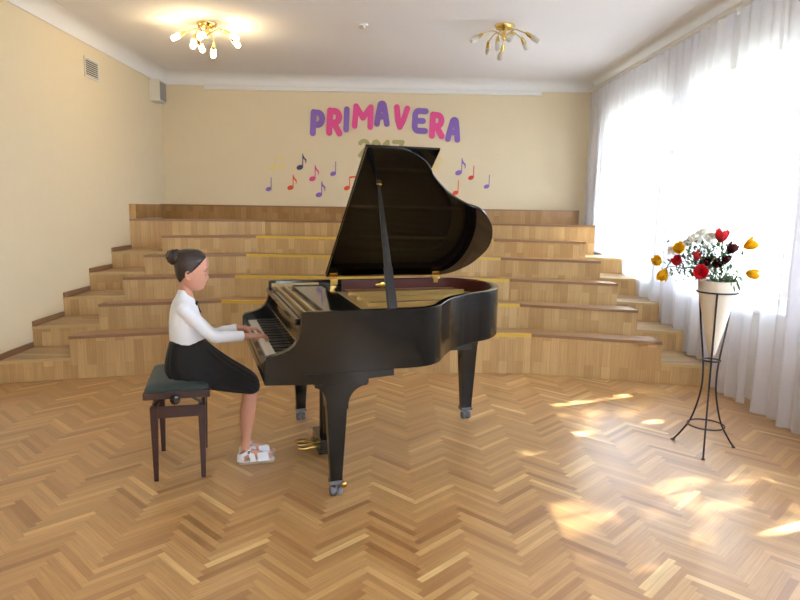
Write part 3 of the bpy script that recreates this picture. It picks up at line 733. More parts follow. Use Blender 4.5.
# hair
hl = [(248, 197), (252, 202.5), (255, 205.5), (257, 206.3), (260, 203.5), (264, 200), (268, 196), (271, 192.5), (274, 186.5), (278, 183), (281.5, 180.5), (286, 180)]
def hline(y):
    for (a_, xa), (b_, xb) in zip(hl[:-1], hl[1:]):
        if a_ <= y <= b_: return xa+(xb-xa)*(y-a_)/(b_-a_)
    return hl[0][1] if y < hl[0][0] else hl[-1][1]
rows_h = []
src = [r for r in headrows if r[0] < 284]+[(284.5, 180.5, 205, .045), (286, 181, 204, .03)]
def interp(y):
    for a_, b_ in zip(src[:-1], src[1:]):
        if a_[0] <= y <= b_[0]:
            t_ = (y-a_[0])/(b_[0]-a_[0]); return tuple(a_[k]+(b_[k]-a_[k])*t_ for k in range(4))
    return src[-1]
rows_h = [src[0]]+[interp(y) for y in [249.6+.5*q_ for q_ in range(64)]]
hr_ = MB(); rg = slices(rows_h, narrow=.16, add=.0062, clip=hline, n_=40)
for k, ring in enumerate(rg):
    for i, p in enumerate(ring):
        if i % 2: ring[i] = p+Vector((0, (.0007 if p.y > 0 else -.0007), 0))
hr_.loft(rg)
hair = hr_.build('hair', M['hair'], gp, smooth='all')
bn = MB(); bc = gq(174.0, 256.4); bn.ell(bc, (.041, .041, .040), 20, 14)
ax_ = Vector((-.75, 0, .45)).normalized(); rr_ = rot_to2 = ax_.to_track_quat('Z', 'Y').to_matrix()
for rad, off_, th in ((.035, -.012, .014), (.033, .005, .013), (.023, .021, .012), (.010, .032, .010)):
    bn.tube([bc+rr_ @ Vector((rad*math.cos(t_), rad*math.sin(t_), off_+.003*math.sin(3*t_))) for t_ in [q*2*PI/24 for q in range(25)]], th, 10, cap=False)
bn.build('hair_bun', M['hair'], hair, remesh=.003, sm_it=1)
# dress
def dress_ring(b, t_, hw, ple=.03, v_=VC, n_=72, k=18, ph=0):
    B_, T_2 = gq(b[0], b[1], v_), gq(t_[0], t_[1], v_); c = (B_+T_2)/2; h = (T_2-B_)/2; ring = []
    for i in range(n_):
        a_ = 2*PI*i/n_; m_ = 1+ple*math.sin(k*a_+ph)
        sn = math.sin(a_); cs = math.cos(a_)
        ring.append(c+h*(math.copysign(abs(cs)**.85, cs))*m_+Vector((0, hw*math.copysign(abs(sn)**.8, sn)*m_, 0)))
    return ring
secs = [((170.5, 336), (203.5, 335), .108, .0), ((169, 342), (205.5, 340), .116, .012), ((166.3, 354), (211.5, 345.5), .138, .028), ((164.3, 366), (222, 353.5), .160, .035), ((165.5, 376), (233, 361), .178, .035), ((178, 380), (242, 366), .178, .03),
        ((196, 384), (249.5, 370.5), .168, .03), ((213, 387), (255, 374), .154, .028), ((229, 389), (258.3, 378), .142, .028), ((243, 390), (259.8, 383), .132, .03), ((250.5, 390), (259.0, 387), .122, .03)]
dr_ = MB(); rg = [dress_ring(b, t_, hw, pl_, ph=.12*i) for i, (b, t_, hw, pl_) in enumerate(secs)]
dr_.loft(rg)
dress = dr_.build('dress', M['dress'], gp, smooth='all', sub=1)
# bodice, bow of the dress at the neck
bw = MB(); c = gq(195.5, 302.5); bw.ell(c+Vector((.004, 0, 0)), (.010, .012, .009))
for s_ in (-1, 1): bw.ell(c+Vector((.002, s_*.026, -.004)), (.008, .022, .012)); 
bw.loft([[c+Vector((.006, -.012, 0)), c+Vector((.006, .012, 0)), c+Vector((-.006, .012, 0)), c+Vector((-.006, -.012, 0))], [gq(200.5, 312)+Vector((.004, -.022, 0)), gq(200.5, 312)+Vector((.004, .022, 0)), gq(199, 312)+Vector((-.01, .022, 0)), gq(199, 312)+Vector((-.01, -.022, 0))]])
bw.build('neck_bow', M['dress'], dress, smooth=True)
# bolero with long sleeves
jk = MB()
jk.loft(slices([(289.5, 178.2, 187.5, .046), (293, 177.0, 190, .052), (297, 175, 193.2, .074), (300.5, 172.6, 195, .105), (305, 170.8, 197.5, .128), (312, 169.4, 199.8, .134), (322, 168.6, 201.8, .130), (332, 168.8, 203.5, .124), (340, 169.6, 204.8, .119), (342.3, 170.2, 204.2, .116)], narrow=0, n_=40))
for sh_, el_, cu_ in ((shN, elN, cuN), (shF, elF, cuF)):
    P_ = catmull([sh_+Vector((-.004, .03 if sh_ is shN else -.03, .006)), sh_, sh_.lerp(el_, .5)+Vector((0, 0, -.003)), el_, el_.lerp(cu_, .5)+Vector((0, 0, -.002)), cu_], 4)
    n_ = len(P_); jk.tube(P_, [.041+(.0295-.041)*(i/(n_-1))**.7+.0012*math.sin(i*2.1) for i in range(n_)], 18)
jk.build('bolero', M['white_knit'], gp, remesh=.005, sm_it=4)
# sandals
for v_, k in ((.525, 0), (.635, 1)):
    hx = gq(238, 452, v_).x+.012*k; yv = v_-GV; sg = 1 if k == 0 else -1
    ol = [(-.004, 0), (.003, -.022), (.03, -.031), (.08, -.029), (.13, -.037), (.17, -.037), (.195, -.026), (.208, 0), (.205, .022), (.185, .036), (.15, .038), (.09, .031), (.03, .031), (.003, .022)]
    ol = [(p.x+hx, p.y*sg*(-1)+yv) for p in catmull([(a_, b_, 0) for a_, b_ in ol], 3, True)]
    if sg > 0: ol = ol[::-1]
    so2 = MB().prism(ol, 0.001, .018).build('sandal', M['sole'], gp, bevel=.003); so2['label'] = 'white strapped sandal with tan sole'
    sf = MB().prism(grow(ol, .0015) if False else ol, .0181, .0215)
    sf.build('footbed', M['sandal'], so2)
    def band(cx0, cx1, w0, h0, lean=0, name='strap', th=.0022):
        mb = MB(); rings = []
        for (cx_, s1) in ((cx0, 0), (cx1, 1)):
            for o_ in (0, 1): pass
        N_ = 16; vs = []
        for r_ in (0, 1):
            for cx_ in (cx0, cx1):
                for i in range(N_+1):
                    a_ = PI*i/N_; ww, hh_ = w0[0 if cx_ == cx0 else 1]+r_*th, h0[0 if cx_ == cx0 else 1]+r_*th
                    vs.append((hx+cx_+lean*math.sin(a_), yv+ww*math.cos(a_), .019+hh_*math.sin(a_)**.8))
        m_ = N_+1; fs2 = []
        for i in range(N_):
            fs2 += [(2*m_+i, 2*m_+i+1, 3*m_+i+1, 3*m_+i), (i+1, i, m_+i, m_+i+1), (i, i+1, 2*m_+i+1, 2*m_+i), (m_+i+1, m_+i, 3*m_+i, 3*m_+i+1)]
        fs2 += [(0, 2*m_, 3*m_, m_), (N_, m_+N_, 3*m_+N_, 2*m_+N_)]
        mb.add(vs, fs2).build(name, M['sandal'], so2, smooth=True)
    band(.108, .172, (.0375, .0375), (.049, .032)); band(.066, .100, (.032, .036), (.068, .053), lean=-.014)
    # heel cup and ankle strap
    mb = MB(); N_ = 18; vs = []
    for r_ in (0, .0025):
        for z_, gr2 in ((.018, 0), (.060, .0)):
            for i in range(N_+1):
                a_ = PI/2+PI*i/N_; vs.append((hx+.032+(.037+r_)*math.cos(a_)*(1 if z_ < .04 else .93), yv+(.029+r_)*math.sin(a_), z_-(.012*abs(math.sin(a_)) if z_ > .04 else 0)))
    m_ = N_+1; fs2 = []
    for i in range(N_): fs2 += [(i, i+1, m_+i+1, m_+i), (2*m_+i+1, 2*m_+i, 3*m_+i, 3*m_+i+1), (m_+i, m_+i+1, 3*m_+i+1, 3*m_+i), (i+1, i, 2*m_+i, 2*m_+i+1)]
    mb.add(vs, fs2).build('heel_cup', M['sandal'], so2, smooth=True)
    P_ = [(hx+.034+(.036 if math.cos(q) > 0 else .033)*math.cos(q), yv+.0305*math.sin(q), .066+.018*math.cos(q)) for q in [2*PI*i/28 for i in range(29)]]
    an = MB()
    for dz in (-.008, -.003, .003, .008): an.tube([(a_, b_, c_+dz) for a_, b_, c_ in P_], .004, 8, cap=False)
    an.build('ankle_strap', M['sandal'], so2, smooth='all')
    MB().box(hx+.052, hx+.066, yv-.034*1, yv-.029, .068, .084).build('buckle', M['grey_metal'], so2)
#ENDGIRL
# ------------------------------------------------------------------ flower stand with vase and flowers
SO = Vector((2.034, 3.894, 0))
fs_ = thing('flower_stand', 'slim dark iron tripod plant stand holding a cream cone vase', 'stand', SO)
angs = [math.atan2(3.712-3.894, 1.941-2.034), math.atan2(4.052-3.894, 1.913-2.034), math.atan2(3.917-3.894, 2.249-2.034)]
for a in angs:
    pts = [(.112, 1.015), (.085, .80), (.053, .583), (.045, .45), (.058, .33), (.10, .175), (.16, .07), (.205, .008)]
    P_ = catmull([(r*math.cos(a), r*math.sin(a), z) for r, z in pts], 4)
    lg = MB().tube(P_, .0058, 8).build('leg', M['iron'], fs_, smooth='all')
    MB().ell((.205*math.cos(a), .205*math.sin(a), .006), (.012, .012, .006), 10, 6).build('foot', M['iron'], lg, smooth='all')
for r, z in ((.117, 1.015), (.0515, .583), (.108, .163)):
    P_ = [(r*math.cos(2*PI*i/32), r*math.sin(2*PI*i/32), z) for i in range(33)]
    MB().tube(P_, .0052, 8, cap=False).build('ring', M['iron'], fs_, smooth='all')
pr = []
zs = [.615+.47*k/47 for k in range(48)]
for k, z in enumerate(zs):
    r = .016+(.108-.016)*((z-.615)/.40)**.93 if z < 1.015 else .108+.006*(z-1.015)/.07
    pr.append((r+(.0012 if k % 2 else 0), z))
prin = [(pr[-1][0]-.007, 1.085), (.10, 1.05), (.06, .9)]
va = MB().lathe(pr+prin, n=40).build('cone_vase', M['vase'], smooth='all'); va.location = SO
tag(va, 'tall cream ribbed cone vase held in the iron stand, full of flowers', 'vase')
so_ = MB().lathe([(.001, 1.03), (.095, 1.03), (.098, 1.045), (.001, 1.05)], n=24).build('foam_filling', M['soil'], va)
PNv = Vector((.46, .89, 0)).normalized()
def spx(x, y, off=0.0):
    d = FW+(x-400)/F*R2+(300-y)/F*U2
    t_ = (SO+PNv*off-CAM).dot(PNv)/d.dot(PNv); return CAM+t_*d
def rot_to(d): return Vector(d).normalized().to_track_quat('Z', 'Y').to_matrix()
def petal(mb, c, rot, ang, L_, W_, open_, mi=0):
    """one cupped petal as a thin closed grid"""
    rows_, cols = 6, 5; top = []; 
    for i in range(rows_+1):
        t_ = i/rows_; wd = W_*math.sin(PI*min(.97, t_*.78+.14))**.8
        rad = L_*((.05+.40*math.sin(PI*min(1, t_*1.05)**.8*.62))*(1-.35*t_*t_*(1-open_*1.6))+open_*.30*t_*t_); hh = L_*t_*(1-.15*open_)
        for j in range(cols):
            s_ = (j/(cols-1)-.5)*2; a_ = ang+s_*min(1.0, wd/max(rad, .25*L_))
            top.append(Vector((rad*math.cos(a_), rad*math.sin(a_), hh-.08*L_*s_*s_)))
    bot = [p*.94+Vector((0, 0, .001)) for p in top]; n_ = len(top); fs = []
    for i in range(rows_):
        for j in range(cols-1):
            q = i*cols+j; fs.append((q, q+1, q+cols+1, q+cols)); fs.append((n_+q+cols, n_+q+cols+1, n_+q+1, n_+q))
    for j in range(cols-1):
        q = rows_*cols+j; fs.append((q, q+1, n_+q+1, n_+q)); fs.append((j+1, j, n_+j, n_+j+1))
    for i in range(rows_):
        q = i*cols; fs.append((q+cols, q, n_+q, n_+q+cols)); q += cols-1; fs.append((q, q+cols, n_+q+cols, n_+q))
    mb.add([c+rot @ p for p in top+bot], fs, mi=mi)
def tulip(name, label, cat, m, c, d, L_, open_, group, start=None, W_=None, petals=6, bend=None):
    L_ *= 1.38; c = Vector(c); d = Vector(d).normalized(); base = c-d*L_*.5
    t = thing(name, label, cat, SO+Vector((0, 0, 1.05)), 0, group)
    off = SO+Vector((0, 0, 1.05))
    s0 = Vector(start) if start else Vector((random.uniform(-.05, .05), random.uniform(-.05, .05), 0))
    e = base-off; mid = (s0+e)/2+Vector((0, 0, .03))-d*L_*1.2*0
    mid2 = e-d*.05
    MB().tube(catmull([s0, (s0*.6+mid*.4+Vector((0, 0, .03))), (mid*.4+mid2*.6) + (Vector(bend) if bend else Vector((0, 0, .01))), mid2, e], 5), .0028, 6).build('stem', M['stem'], t, smooth='all')
    mb = MB(); r_ = rot_to(d)
    for k in range(petals): petal(mb, e, r_, 2*PI*k/petals+(.3 if k % 2 else 0), L_*(1 if k % 2 else .94), W_ or L_*.40, open_)
    mb.build('blossom', m, t, smooth='all'); return t
gy, gr_, gd = 'yellow tulips in the cone vase', 'red tulips in the cone vase', 'dark maroon tulips in the cone vase'
tulip('yellow_tulip', 'yellow tulip nodding at the far left, the upper of the two', 'flower', M['petal_y'], spx(657, 261, -.02), (-.5, -.3, .5), .052, .25, gy, bend=(0, 0, .02))
tulip('yellow_tulip', 'yellow tulip hanging lowest at the far left', 'flower', M['petal_y'], spx(663, 275, -.05), (-.5, -.3, -.75), .058, .3, gy, bend=(0, 0, .05))
tulip('yellow_tulip', 'yellow tulip in front of the white blossoms, upper left of the bunch', 'flower', M['petal_y'], spx(679, 249, -.10), (-.35, -.6, .4), .055, .38, gy)
tulip('yellow_tulip', 'yellow tulip on a long stem at the upper right', 'flower', M['petal_y'], spx(751, 244, 0), (.5, -.3, .35), .058, .32, gy)
tulip('yellow_tulip', 'yellow tulip drooping at the lower right', 'flower', M['petal_y'], spx(753, 274, 0), (.9, -.2, -.1), .054, .22, gy, bend=(-.03, 0, .06))
tulip('red_tulip', 'red tulip standing highest at the top of the bunch', 'flower', M['petal_r'], spx(722, 235, -.02), (.05, -.15, 1), .062, .38, gr_)
tulip('red_tulip', 'large red tulip low in front at the vase rim', 'flower', M['petal_r'], spx(700, 273, -.14), (-.1, -.55, .35), .070, .30, gr_)
tulip('red_tulip', 'small red tulip among leaves behind the far left yellow ones', 'flower', M['petal_r'], spx(677, 261, -.04), (-.5, -.4, .5), .050, .3, gr_)
tulip('red_tulip', 'small red tulip in the middle of the leaves', 'flower', M['petal_r'], spx(697, 256, -.06), (0, -.3, .8), .040, .3, gr_)
tulip('maroon_tulip', 'dark maroon tulip at the upper right below the highest red one', 'flower', M['petal_d'], spx(732, 248, -.03), (.45, -.3, .7), .054, .22, gd)
tulip('maroon_tulip', 'dark maroon tulip right of centre, half hidden', 'flower', M['petal_d'], spx(726, 259, -.04), (.2, -.3, .8), .045, .22, gd)
tulip('maroon_tulip', 'dark maroon tulip open low in the centre above the vase', 'flower', M['petal_d'], spx(717, 264, -.09), (-.05, -.6, .5), .045, .35, gd)
tulip('maroon_tulip', 'small dark maroon tulip left of centre among leaves', 'flower', M['petal_d'], spx(707, 262, -.08), (-.05, -.4, .6), .036, .3, gd)
wl = ['broad white ruffled flower at the top centre of the bunch', 'white ruffled flower beside the highest red tulip', 'white ruffled flower sloping left of the top', 'white ruffled flower above the upper left yellow tulip', 'small white flower at the left edge of the white cluster', 'small white flower in the gap at the centre']
for k, (x, y, L_) in enumerate(((702, 235, .075), (712, 238, .062), (693, 241, .070), (684, 244, .062), (671, 250, .052), (705, 248, .045))):
    t = thing('white_flower', wl[k], 'flower', SO+Vector((0, 0, 1.05)), 0, 'white flowers in the cone vase')
    off = SO+Vector((0, 0, 1.05)); c = spx(x, y, .02)-off; mb = MB()
    MB().tube(catmull([(0, 0, 0), c*.5+Vector((0, 0, .03)), c-Vector((0, 0, .02))], 5), .0025, 6).build('stem', M['stem'], t, smooth='all')
    for q in range(24):
        d = Vector((random.gauss(-.2, .9), random.gauss(-.3, .9), random.gauss(.35, .6))).normalized()
        petal(mb, c+d*L_*.12, rot_to(d), random.random()*6, L_*random.uniform(.35, .6), L_*.3, .35)
    mb.build('blossom', M['petal_w'], t, smooth='all')
# foliage: one countable-less bunch of leaves
mb = MB(); off = SO+Vector((0, 0, 1.05))
for k in range(520):
    x, y = random.gauss(704, 15), random.gauss(263, 10)
    if x > 745 or x < 665 or y > 281 or y < 240: continue
    c = spx(x, y, random.uniform(-.08, .08))-off
    d = Vector((c.x*2+random.gauss(0, .5), random.gauss(-.2, .6), random.gauss(.5, .6))).normalized(); s_ = random.uniform(.018, .034)
    r_ = rot_to(d); vs = [Vector((0, 0, 0)), Vector((s_*.32, 0, s_*.5)), Vector((0, .004, s_*1.3)), Vector((-s_*.32, 0, s_*.5)), Vector((0, -.003, s_*.6)), Vector((0, .003, s_*.6))]
    mb.add([c+r_ @ p for p in vs], [(0, 1, 4), (1, 2, 4), (2, 3, 4), (3, 0, 4), (1, 0, 5), (2, 1, 5), (3, 2, 5), (0, 3, 5)])
for k in range(20):
    a = random.random()*6.28; s0 = Vector((.05*math.cos(a), .05*math.sin(a), 0)); e = Vector((.12*math.cos(a)*random.uniform(.3, 1), .1*math.sin(a), random.uniform(.06, .13)))
    mb.tube(catmull([s0, s0+Vector((0, 0, .05)), e], 4), .0018, 5)
for k in range(16):
    a = random.uniform(-1.2, 1.6)-PI/6; r1 = random.uniform(.10, .15)
    s0 = Vector((.07*math.cos(a), .07*math.sin(a), .0)); e = Vector((r1*math.cos(a), r1*math.sin(a), random.uniform(-.03, .06)))
    mb.tube(catmull([s0, (s0+e)/2+Vector((0, 0, .05)), e], 4), [.004]*8+[.001], 5)
lf = mb.build('foliage', M['leaf']); lf.location = off; lf['kind'] = 'stuff'
tag(lf, 'small green leaves and thin stalks filling the bunch in the cone vase', 'leaves')

# ------------------------------------------------------------------ curtains
def tread_z(y):
    z = .012
    for i in range(6):
        if y > yat(2.8, i)-.02: z = RS*(i+1)+.012
    return z if y < yat(2.8, 5)-.02 else .945
clabels = ['sheer white curtain in the far right corner above the top steps', 'sheer white curtain over the far window, ending on the upper steps', 'sheer white curtain across the pier and right part of the steps', 'narrow sheer white curtain hanging to the floor just before the steps', 'sheer white curtain hanging to the floor behind the flower stand', 'sheer white curtain nearest the camera at the right edge', 'sheer white curtain beside the camera, out of view']
cp_ = [(9.20, 8.10), (8.07, 7.0), (6.97, 5.44), (5.36, 4.82), (4.74, 3.26), (3.20, 1.35), (1.30, -2.3)]
for k, (a, b) in enumerate(cp_):
    nc = int((a-b)/.011); nr = 9; mb = MB(); vs = []; fs = []
    ph = random.random()*6
    for c in range(nc+1):
        y = a-(a-b)*c/nc; zb = tread_z(y)
        for r in range(nr+1):
            t_ = r/nr; z = 3.12+(zb-3.12)*t_
            am = .012+.030*min(1, t_*1.6)
            x = 2.80+am*(math.sin(y*2*PI/.145+ph+.7*math.sin(y*2.3+ph))*.7+.5*math.sin(y*2*PI/.31+ph*2+t_*.6))
            g_ = .034*(1-min(1, t_*3.2))*(2*(1-c/nc)-1); yy = y+g_+.012*math.sin(y*31+t_*2)*t_
            vs.append((x, yy, z))
    for c in range(nc):
        for r in range(nr):
            q = c*(nr+1)+r; fs.append((q, q+1, q+nr+2, q+nr+1))
    o = mb.add(vs, fs).build('sheer_curtain', M['voile'], smooth='all'); tag(o, clabels[k], 'curtain', 'sheer curtains along the window wall')
cr = MB().box(2.765, 2.83, YF+.02, 9.24, 3.122, 3.158).build('curtain_rail', M['rail'], bevel=.004); tag(cr, 'long white curtain rail under the right cornice', 'curtain rail')

# ------------------------------------------------------------------ chandeliers
def chandelier(c, label, lit):
    t = thing('ceiling_lamp', label, 'ceiling lamp', c, 0, 'seven-arm ceiling lamps')
    MB().lathe([(.002, -.045), (.05, -.045), (.085, -.035), (.10, -.012), (.10, -.002), (.002, -.001)], n=28).build('ceiling_plate', M['chrome_gold'], t, smooth=True)
    MB().lathe([(.002, -.14), (.022, -.14), (.027, -.12), (.022, -.05), (.002, -.04)], n=16).build('stem', M['chrome_gold'], t, smooth=True)
    for k in range(7):
        a = 2*PI*k/7+.35; R_ = (.225, .155, .20)[k % 3]; dz = (-.13, -.19, -.16)[k % 3]
        pts = [(.02, 0, -.10), (.10, 0, -.055), (R_*.7, .02, -.07), (R_, .03, dz+.03)]
        rm = Matrix.Rotation(a, 3, 'Z'); P_ = [rm @ Vector(p) for p in pts]
        ar = MB().tube(catmull(P_, 5), .006, 8).build('arm', M['chrome_gold'], t, smooth='all')
        d = (rm @ Vector(((.75, .5, -.55), (.35, .3, -.85), (.6, -.5, -.6))[k % 3])).normalized(); e = P_[-1]
        MB().tube([e-d*.02, e+d*.01, e+d*.06], [.010, .019, .021], 12).build('lamp_holder', M['chrome_gold'], ar, smooth=True)
        MB().tube([e+d*.055, e+d*.06, e+d*.125, e+d*.14, e+d*.145], [.019, .026, .027, .021, .010], 14).build('glass_shade', M['glass_on'] if lit else M['glass_off'], ar, smooth='all')
        if lit:
            ld = bpy.data.lights.new('bulb', 'POINT'); ld.energy = .55; ld.color = (1, .74, .38); ld.shadow_soft_size = .03
            lo_ = bpy.data.objects.new('bulb', ld); COL.objects.link(lo_); lo_.parent = t; lo_.location = e+d*.19
chandelier((-1.85, 6.80, HZ), 'lit gold ceiling lamp with seven glowing glass shades, above the left side', True)
chandelier((1.12, 6.65, HZ), 'unlit gold ceiling lamp with seven glass shades, above the right side', False)
t = thing('smoke_detector', 'small round white detector on the ceiling between the two lamps', 'smoke detector', (-.29, 6.72, HZ))
MB().lathe([(.002, -.018), (.055, -.018), (.06, -.01), (.06, -.001), (.002, -.0005)], n=24).build('base', M['plaster'], t, smooth=True)
MB().lathe([(.002, -.05), (.022, -.048), (.032, -.035), (.036, -.019), (.002, -.0185)], n=24).build('sensor_cap', M['vent'], t, smooth=True)
# ------------------------------------------------------------------ vent and wall speaker
t = thing('wall_vent', 'square white ventilation grille high on the left wall', 'vent', (XL, 7.25, 2.92))
f = MB(); f.box(.001, .014, -.17, .17, .085, .105).box(.001, .014, -.17, .17, -.105, -.085).box(.001, .014, -.17, -.145, -.085, .085).box(.001, .014, .145, .17, -.085, .085); f.build('vent_frame', M['vent'], t, bevel=.002)
MB().box(.001, .003, -.145, .145, -.085, .085).build('vent_opening', M['dark'], t)
sl = MB()
for k in range(8): z = -.078+k*.0215; sl.prism_y([(.003, z+.008), (.012, z-.004), (.013, z-.002), (.004, z+.010)], -.14, .14)
sl.build('slats', M['vent'], t)
t = thing('wall_speaker', 'small white box speaker with grey front, mounted in the back left corner', 'speaker', (XL, 9.0, 3.0))
MB().box(.002, .14, -.06, .20, -.14, .14).build('cabinet', M['vent'], t, bevel=.008)
MB().box(.141, .146, -.045, .185, -.12, .12).build('speaker_grille', M['grille'], t, bevel=.002)
# ------------------------------------------------------------------ lettering and notes on the back wall
def wallpx(x, y):
    d = FW+(x-400)/F*R2+(300-y)/F*U2; t_ = (YB-CAM.y)/d.y; p = CAM+t_*d; return p.x, p.z
def cap_stroke(mb, pts, r, y0, y1):
    """rounded stroke: union of capsules, slightly staggered in depth"""
    for k, (a, b) in enumerate(zip(pts[:-1], pts[1:])):
        a = Vector(a); b = Vector(b); d = (b-a)
        an = math.atan2(d.y, d.x); P_ = []
        for q in range(9): P_.append(b+Vector((math.cos(an-PI/2+q*PI/8), math.sin(an-PI/2+q*PI/8)))*r)
        for q in range(9): P_.append(a+Vector((math.cos(an+PI/2+q*PI/8), math.sin(an+PI/2+q*PI/8)))*r)
        mb.prism_y([(p.x, p.y) for p in P_], y0-.00015*(len(mb.f)/20), y1)
def arc(cx_, cy_, rx, ry, a0, a1, n_=8): return [(cx_+rx*math.cos(math.radians(a0+(a1-a0)*i/n_)), cy_+ry*math.sin(math.radians(a0+(a1-a0)*i/n_))) for i in range(n_+1)]
G = {
 'P': [[(-.22, -.40), (-.22, .40)], [(-.22, .38)]+arc(0, .16, .24, .23, 90, -90)+[(-.22, -.07)]],
 'R': [[(-.24, -.40), (-.24, .40)], [(-.24, .38)]+arc(.0, .18, .22, .21, 90, -90)+[(-.24, -.03)], [(-.02, -.05), (.28, -.40)]],
 'I': [[(0, -.40), (0, .40)]],
 'M': [[(-.36, -.40), (-.34, .38), (0, -.05), (.34, .38), (.36, -.40)]],
 'A': [[(-.27, -.40), (-.20, -.05), (-.10, .30)]+arc(0, .30, .10, .08, 160, 20, 4)+[(.20, -.05), (.27, -.40)], [(-.2, -.12), (.2, -.12)]],
 'V': [[(-.28, .38), (-.14, -.1), (0, -.38), (.14, -.1), (.28, .38)]],
 'E': [[(.24, .38), (-.1, .38)]+arc(-.08, .2, .16, .18, 90, 180, 4)+[(-.24, -.2)]+arc(-.08, -.2, .16, .18, 180, 270, 4)+[(.26, -.38)], [(-.22, .0), (.14, .0)]],
 '2': [arc(0, .2, .22, .2, 160, -30, 8)+[(-.22, -.38), (.25, -.38)]],
 '0': [arc(0, 0, .2, .38, 0, 360, 16)],
 '1': [[(-.14, .22), (.03, .38), (.03, -.38)]],
 '7': [[(-.22, .38), (.24, .38), (-.05, -.38)]],
}
WD = {'P': .74, 'R': .74, 'A': .72, 'V': .76, 'E': .85, 'M': .88}
def glyph(name, ch, x, y, h, m, label, cat, group, tilt=0, r=.115, depth=.012):
    wide = WD.get(ch, 1.0)
    cx_, cz = wallpx(x, y); H = h/68.3
    mb = MB(); t_ = math.radians(tilt)
    for st_ in G[ch]:
        P_ = [((a*wide*math.cos(t_)-b*math.sin(t_))*H, (a*wide*math.sin(t_)+b*math.cos(t_))*H) for a, b in st_]
        cap_stroke(mb, P_, r*H, -depth, -.0015)
    o = mb.build(name, m); o.location = (cx_, YB, cz); tag(o, label, cat, group); return o
gl = 'letters spelling PRIMAVERA'
word = [('P', 317.5, 123, 25, 'purple', -3, 'first'), ('R', 334.5, 122, 26, 'pink', -3, 'second'), ('I', 346.5, 119.5, 24, 'purple', -2, ''), ('M', 363, 116.5, 24, 'pink', -3, ''),
        ('A', 382, 113.5, 24.5, 'purple', 0, ''), ('V', 401, 117.5, 24, 'pink', -6, ''), ('E', 420, 121, 24.5, 'purple', -2, ''), ('R', 437, 125.5, 25, 'pink', -2, ''), ('A', 453.5, 129.5, 24, 'purple', -4, '')]
ll = ['purple foam letter P starting the word on the back wall', 'pink foam letter R right after the P', 'narrow purple foam letter I', 'wide pink foam letter M', 'purple foam letter A at the top of the arch, between M and V', 'pink foam letter V', 'purple foam letter E', 'pink foam letter R between E and the last A', 'purple foam letter A ending the word']
for (ch, x, y, h, m_, tl, _), lb in zip(word, ll): glyph('wall_letter', ch, x, y, h, M[m_], lb, 'letter', gl, tl)
for ch, x, lb in (('2', 364, 'khaki glitter digit 2 left of the piano lid top'), ('0', 376, 'khaki glitter digit 0 half hidden by the piano lid'), ('1', 387, 'khaki glitter digit 1 half hidden by the piano lid'), ('7', 398, 'khaki glitter digit 7 half hidden by the piano lid')):
    glyph('wall_digit', ch, x, 148.5+.02*(x-364), 18, M['khaki'], lb, 'digit', 'digits of the year on the wall', 0, .11)
def note(x, y, h, m, kind, label):
    cx_, cz = wallpx(x, y); H = h/68.3; mb = MB(); hr = .19*H
    def head(ax, az):
        P_ = [(ax+hr*1.15*math.cos(q*PI/10)*math.cos(.35)-hr*.8*math.sin(q*PI/10)*math.sin(.35), az+hr*1.15*math.cos(q*PI/10)*math.sin(.35)+hr*.8*math.sin(q*PI/10)*math.cos(.35)) for q in range(20)]
        mb.prism_y(P_, -.006, -.0015)
    w_ = .035*H
    if kind == 'beam':
        head(-.32*H, -.36*H); head(.22*H, -.30*H)
        for ax, az in ((-.32*H+hr, -.36*H), (.22*H+hr, -.30*H)): mb.prism_y([(ax-w_, az), (ax+w_*.6, az), (ax+w_*.6, az+.8*H), (ax-w_, az+.8*H)], -.0058, -.0015)
        mb.prism_y([(-.32*H+hr-w_, .32*H), (.22*H+hr, .40*H), (.22*H+hr, .52*H), (-.32*H+hr-w_, .44*H)], -.0056, -.0015)
    else:
        head(-.14*H, -.38*H); ax = -.14*H+hr
        mb.prism_y([(ax-w_, -.36*H), (ax+w_*.6, -.36*H), (ax+w_*.9, .5*H), (ax-w_*.7, .5*H)], -.0058, -.0015)
        if kind == 'flag':
            mb.prism_y([(ax, .5*H), (ax+.10*H, .28*H), (ax+.24*H, .14*H), (ax+.24*H, -.02*H), (ax+.17*H, -.16*H), (ax+.18*H, .04*H), (ax+.08*H, .16*H), (ax, .2*H)], -.0056, -.0015)
    o = mb.build('music_note', m); o.location = (cx_, YB, cz); tag(o, label, 'music note', 'paper music notes on the back wall')
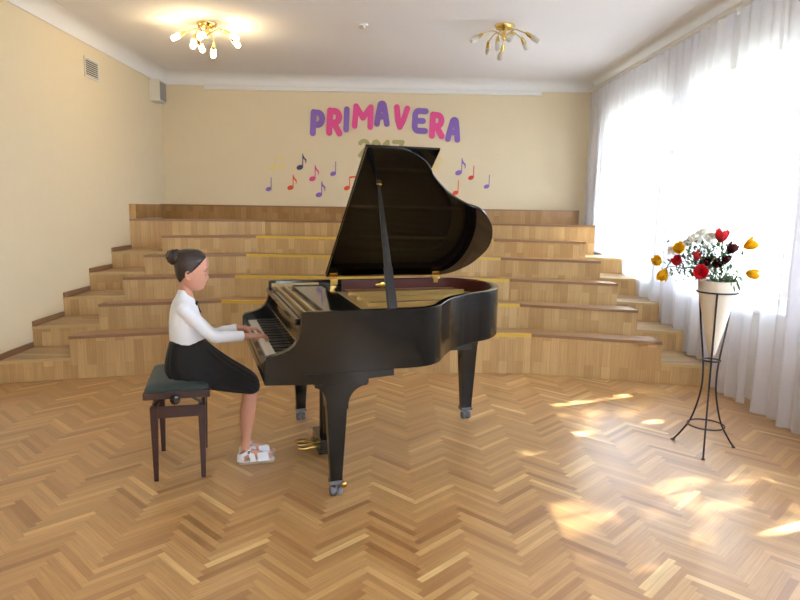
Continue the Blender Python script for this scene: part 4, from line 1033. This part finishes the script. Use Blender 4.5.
for a in [(277.6, 162.5, 14, M['paleyellow'], 'beam', 'pale yellow beamed paper note, uppermost at the left'), (302, 161.5, 15, M['navy'], 'flag', 'navy blue paper note with a flag'),
          (314.5, 173, 15, M['pink'], 'flag', 'pink paper note with a flag'), (335, 168.5, 13.5, M['purple'], 'stem', 'plain purple paper note left of the lid, nearest below the letter I'),
          (270.5, 184, 13, M['purple'], 'stem', 'plain purple paper note at the far left end'), (292.5, 182, 14.5, M['orange'], 'flag', 'orange paper note with a flag, lower left'),
          (321, 189, 15, M['purple'], 'flag', 'purple flagged paper note lowest left of the lid'), (351.5, 183, 14, M['orange'], 'beam', 'orange beamed paper note half behind the lid edge'),
          (461, 166.5, 16, M['purple'], 'flag', 'purple flagged paper note right of the lid'), (473, 172.5, 13.5, M['redp'], 'stem', 'plain red paper note right of the lid, the upper'),
          (457.5, 187.5, 14, M['orange'], 'stem', 'plain orange paper note touching the lid curve'), (488.5, 181.5, 13, M['purple'], 'stem', 'plain purple paper note at the far right end'),
          (438, 161, 15, M['paleyellow'], 'flag', 'pale yellow paper note beside the lid top')]: note(*a)

# ------------------------------------------------------------------ added trees outside the windows, put there to break up the sun
def tree(cx_, cy_, label):
    t = thing('added_tree', label, 'tree', (cx_, cy_, -.9), 0, 'added trees that dapple the sunlight')
    MB().tube([(0, 0, 0), (.1, .05, 2.5), (-.05, 0, 5), (.05, 0, 8)], [.22, .17, .12, .04], 10).build('trunk', M['bark'], t, smooth='all')
    for q in range(7):
        a = q*2.4; z = 3.6+q*.5; MB().tube([(0, 0, z), (1.0*math.cos(a), 1.0*math.sin(a), z+.8), (1.9*math.cos(a), 1.9*math.sin(a), z+1.6)], [.07, .045, .015], 6).build('branch', M['bark'], t)
    mb = MB(); rnd = random.Random(int(cy_*10)+5)
    for cl in range(260 if cy_ < 5 else 130):
        d = Vector((rnd.gauss(0, 1), rnd.gauss(0, 1), rnd.gauss(0, 1))).normalized()*rnd.random()**.4
        c = Vector((d.x*2.0, d.y*1.75, 7.0+d.z*2.4))
        for q in range(13):
            p = c+Vector((rnd.gauss(0, .28), rnd.gauss(0, .28), rnd.gauss(0, .22))); s_ = rnd.uniform(.09, .17)
            r_ = Vector((rnd.gauss(0, .6), rnd.gauss(0, .6), 1)).normalized().to_track_quat('Z', 'Y').to_matrix() @ Matrix.Rotation(rnd.random()*6, 3, 'Z')
            mb.add([p+r_ @ Vector(v_) for v_ in ((0, -s_*1.3, 0), (s_*.7, 0, .02), (0, s_*1.3, 0), (-s_*.7, 0, .02))], [(0, 1, 2, 3)])
    mb.build('foliage', M['leaf'], t)['kind'] = 'stuff'
M['bark'] = mat('bark', srgb(98, 84, 70), .9)
tree(7.7, 7.9, 'added leafy tree outside the second window, breaking up the sun')
tree(7.7, 12.0, 'added leafy tree outside the far window, breaking up the sun')
tree(7.7, 3.8, 'added leafy tree beside the camera, nearest of the three, holding back the sun')
struct(MB().box(3.4, 40, -25, 40, -1.0, -.9).build('ground', M['grass']))
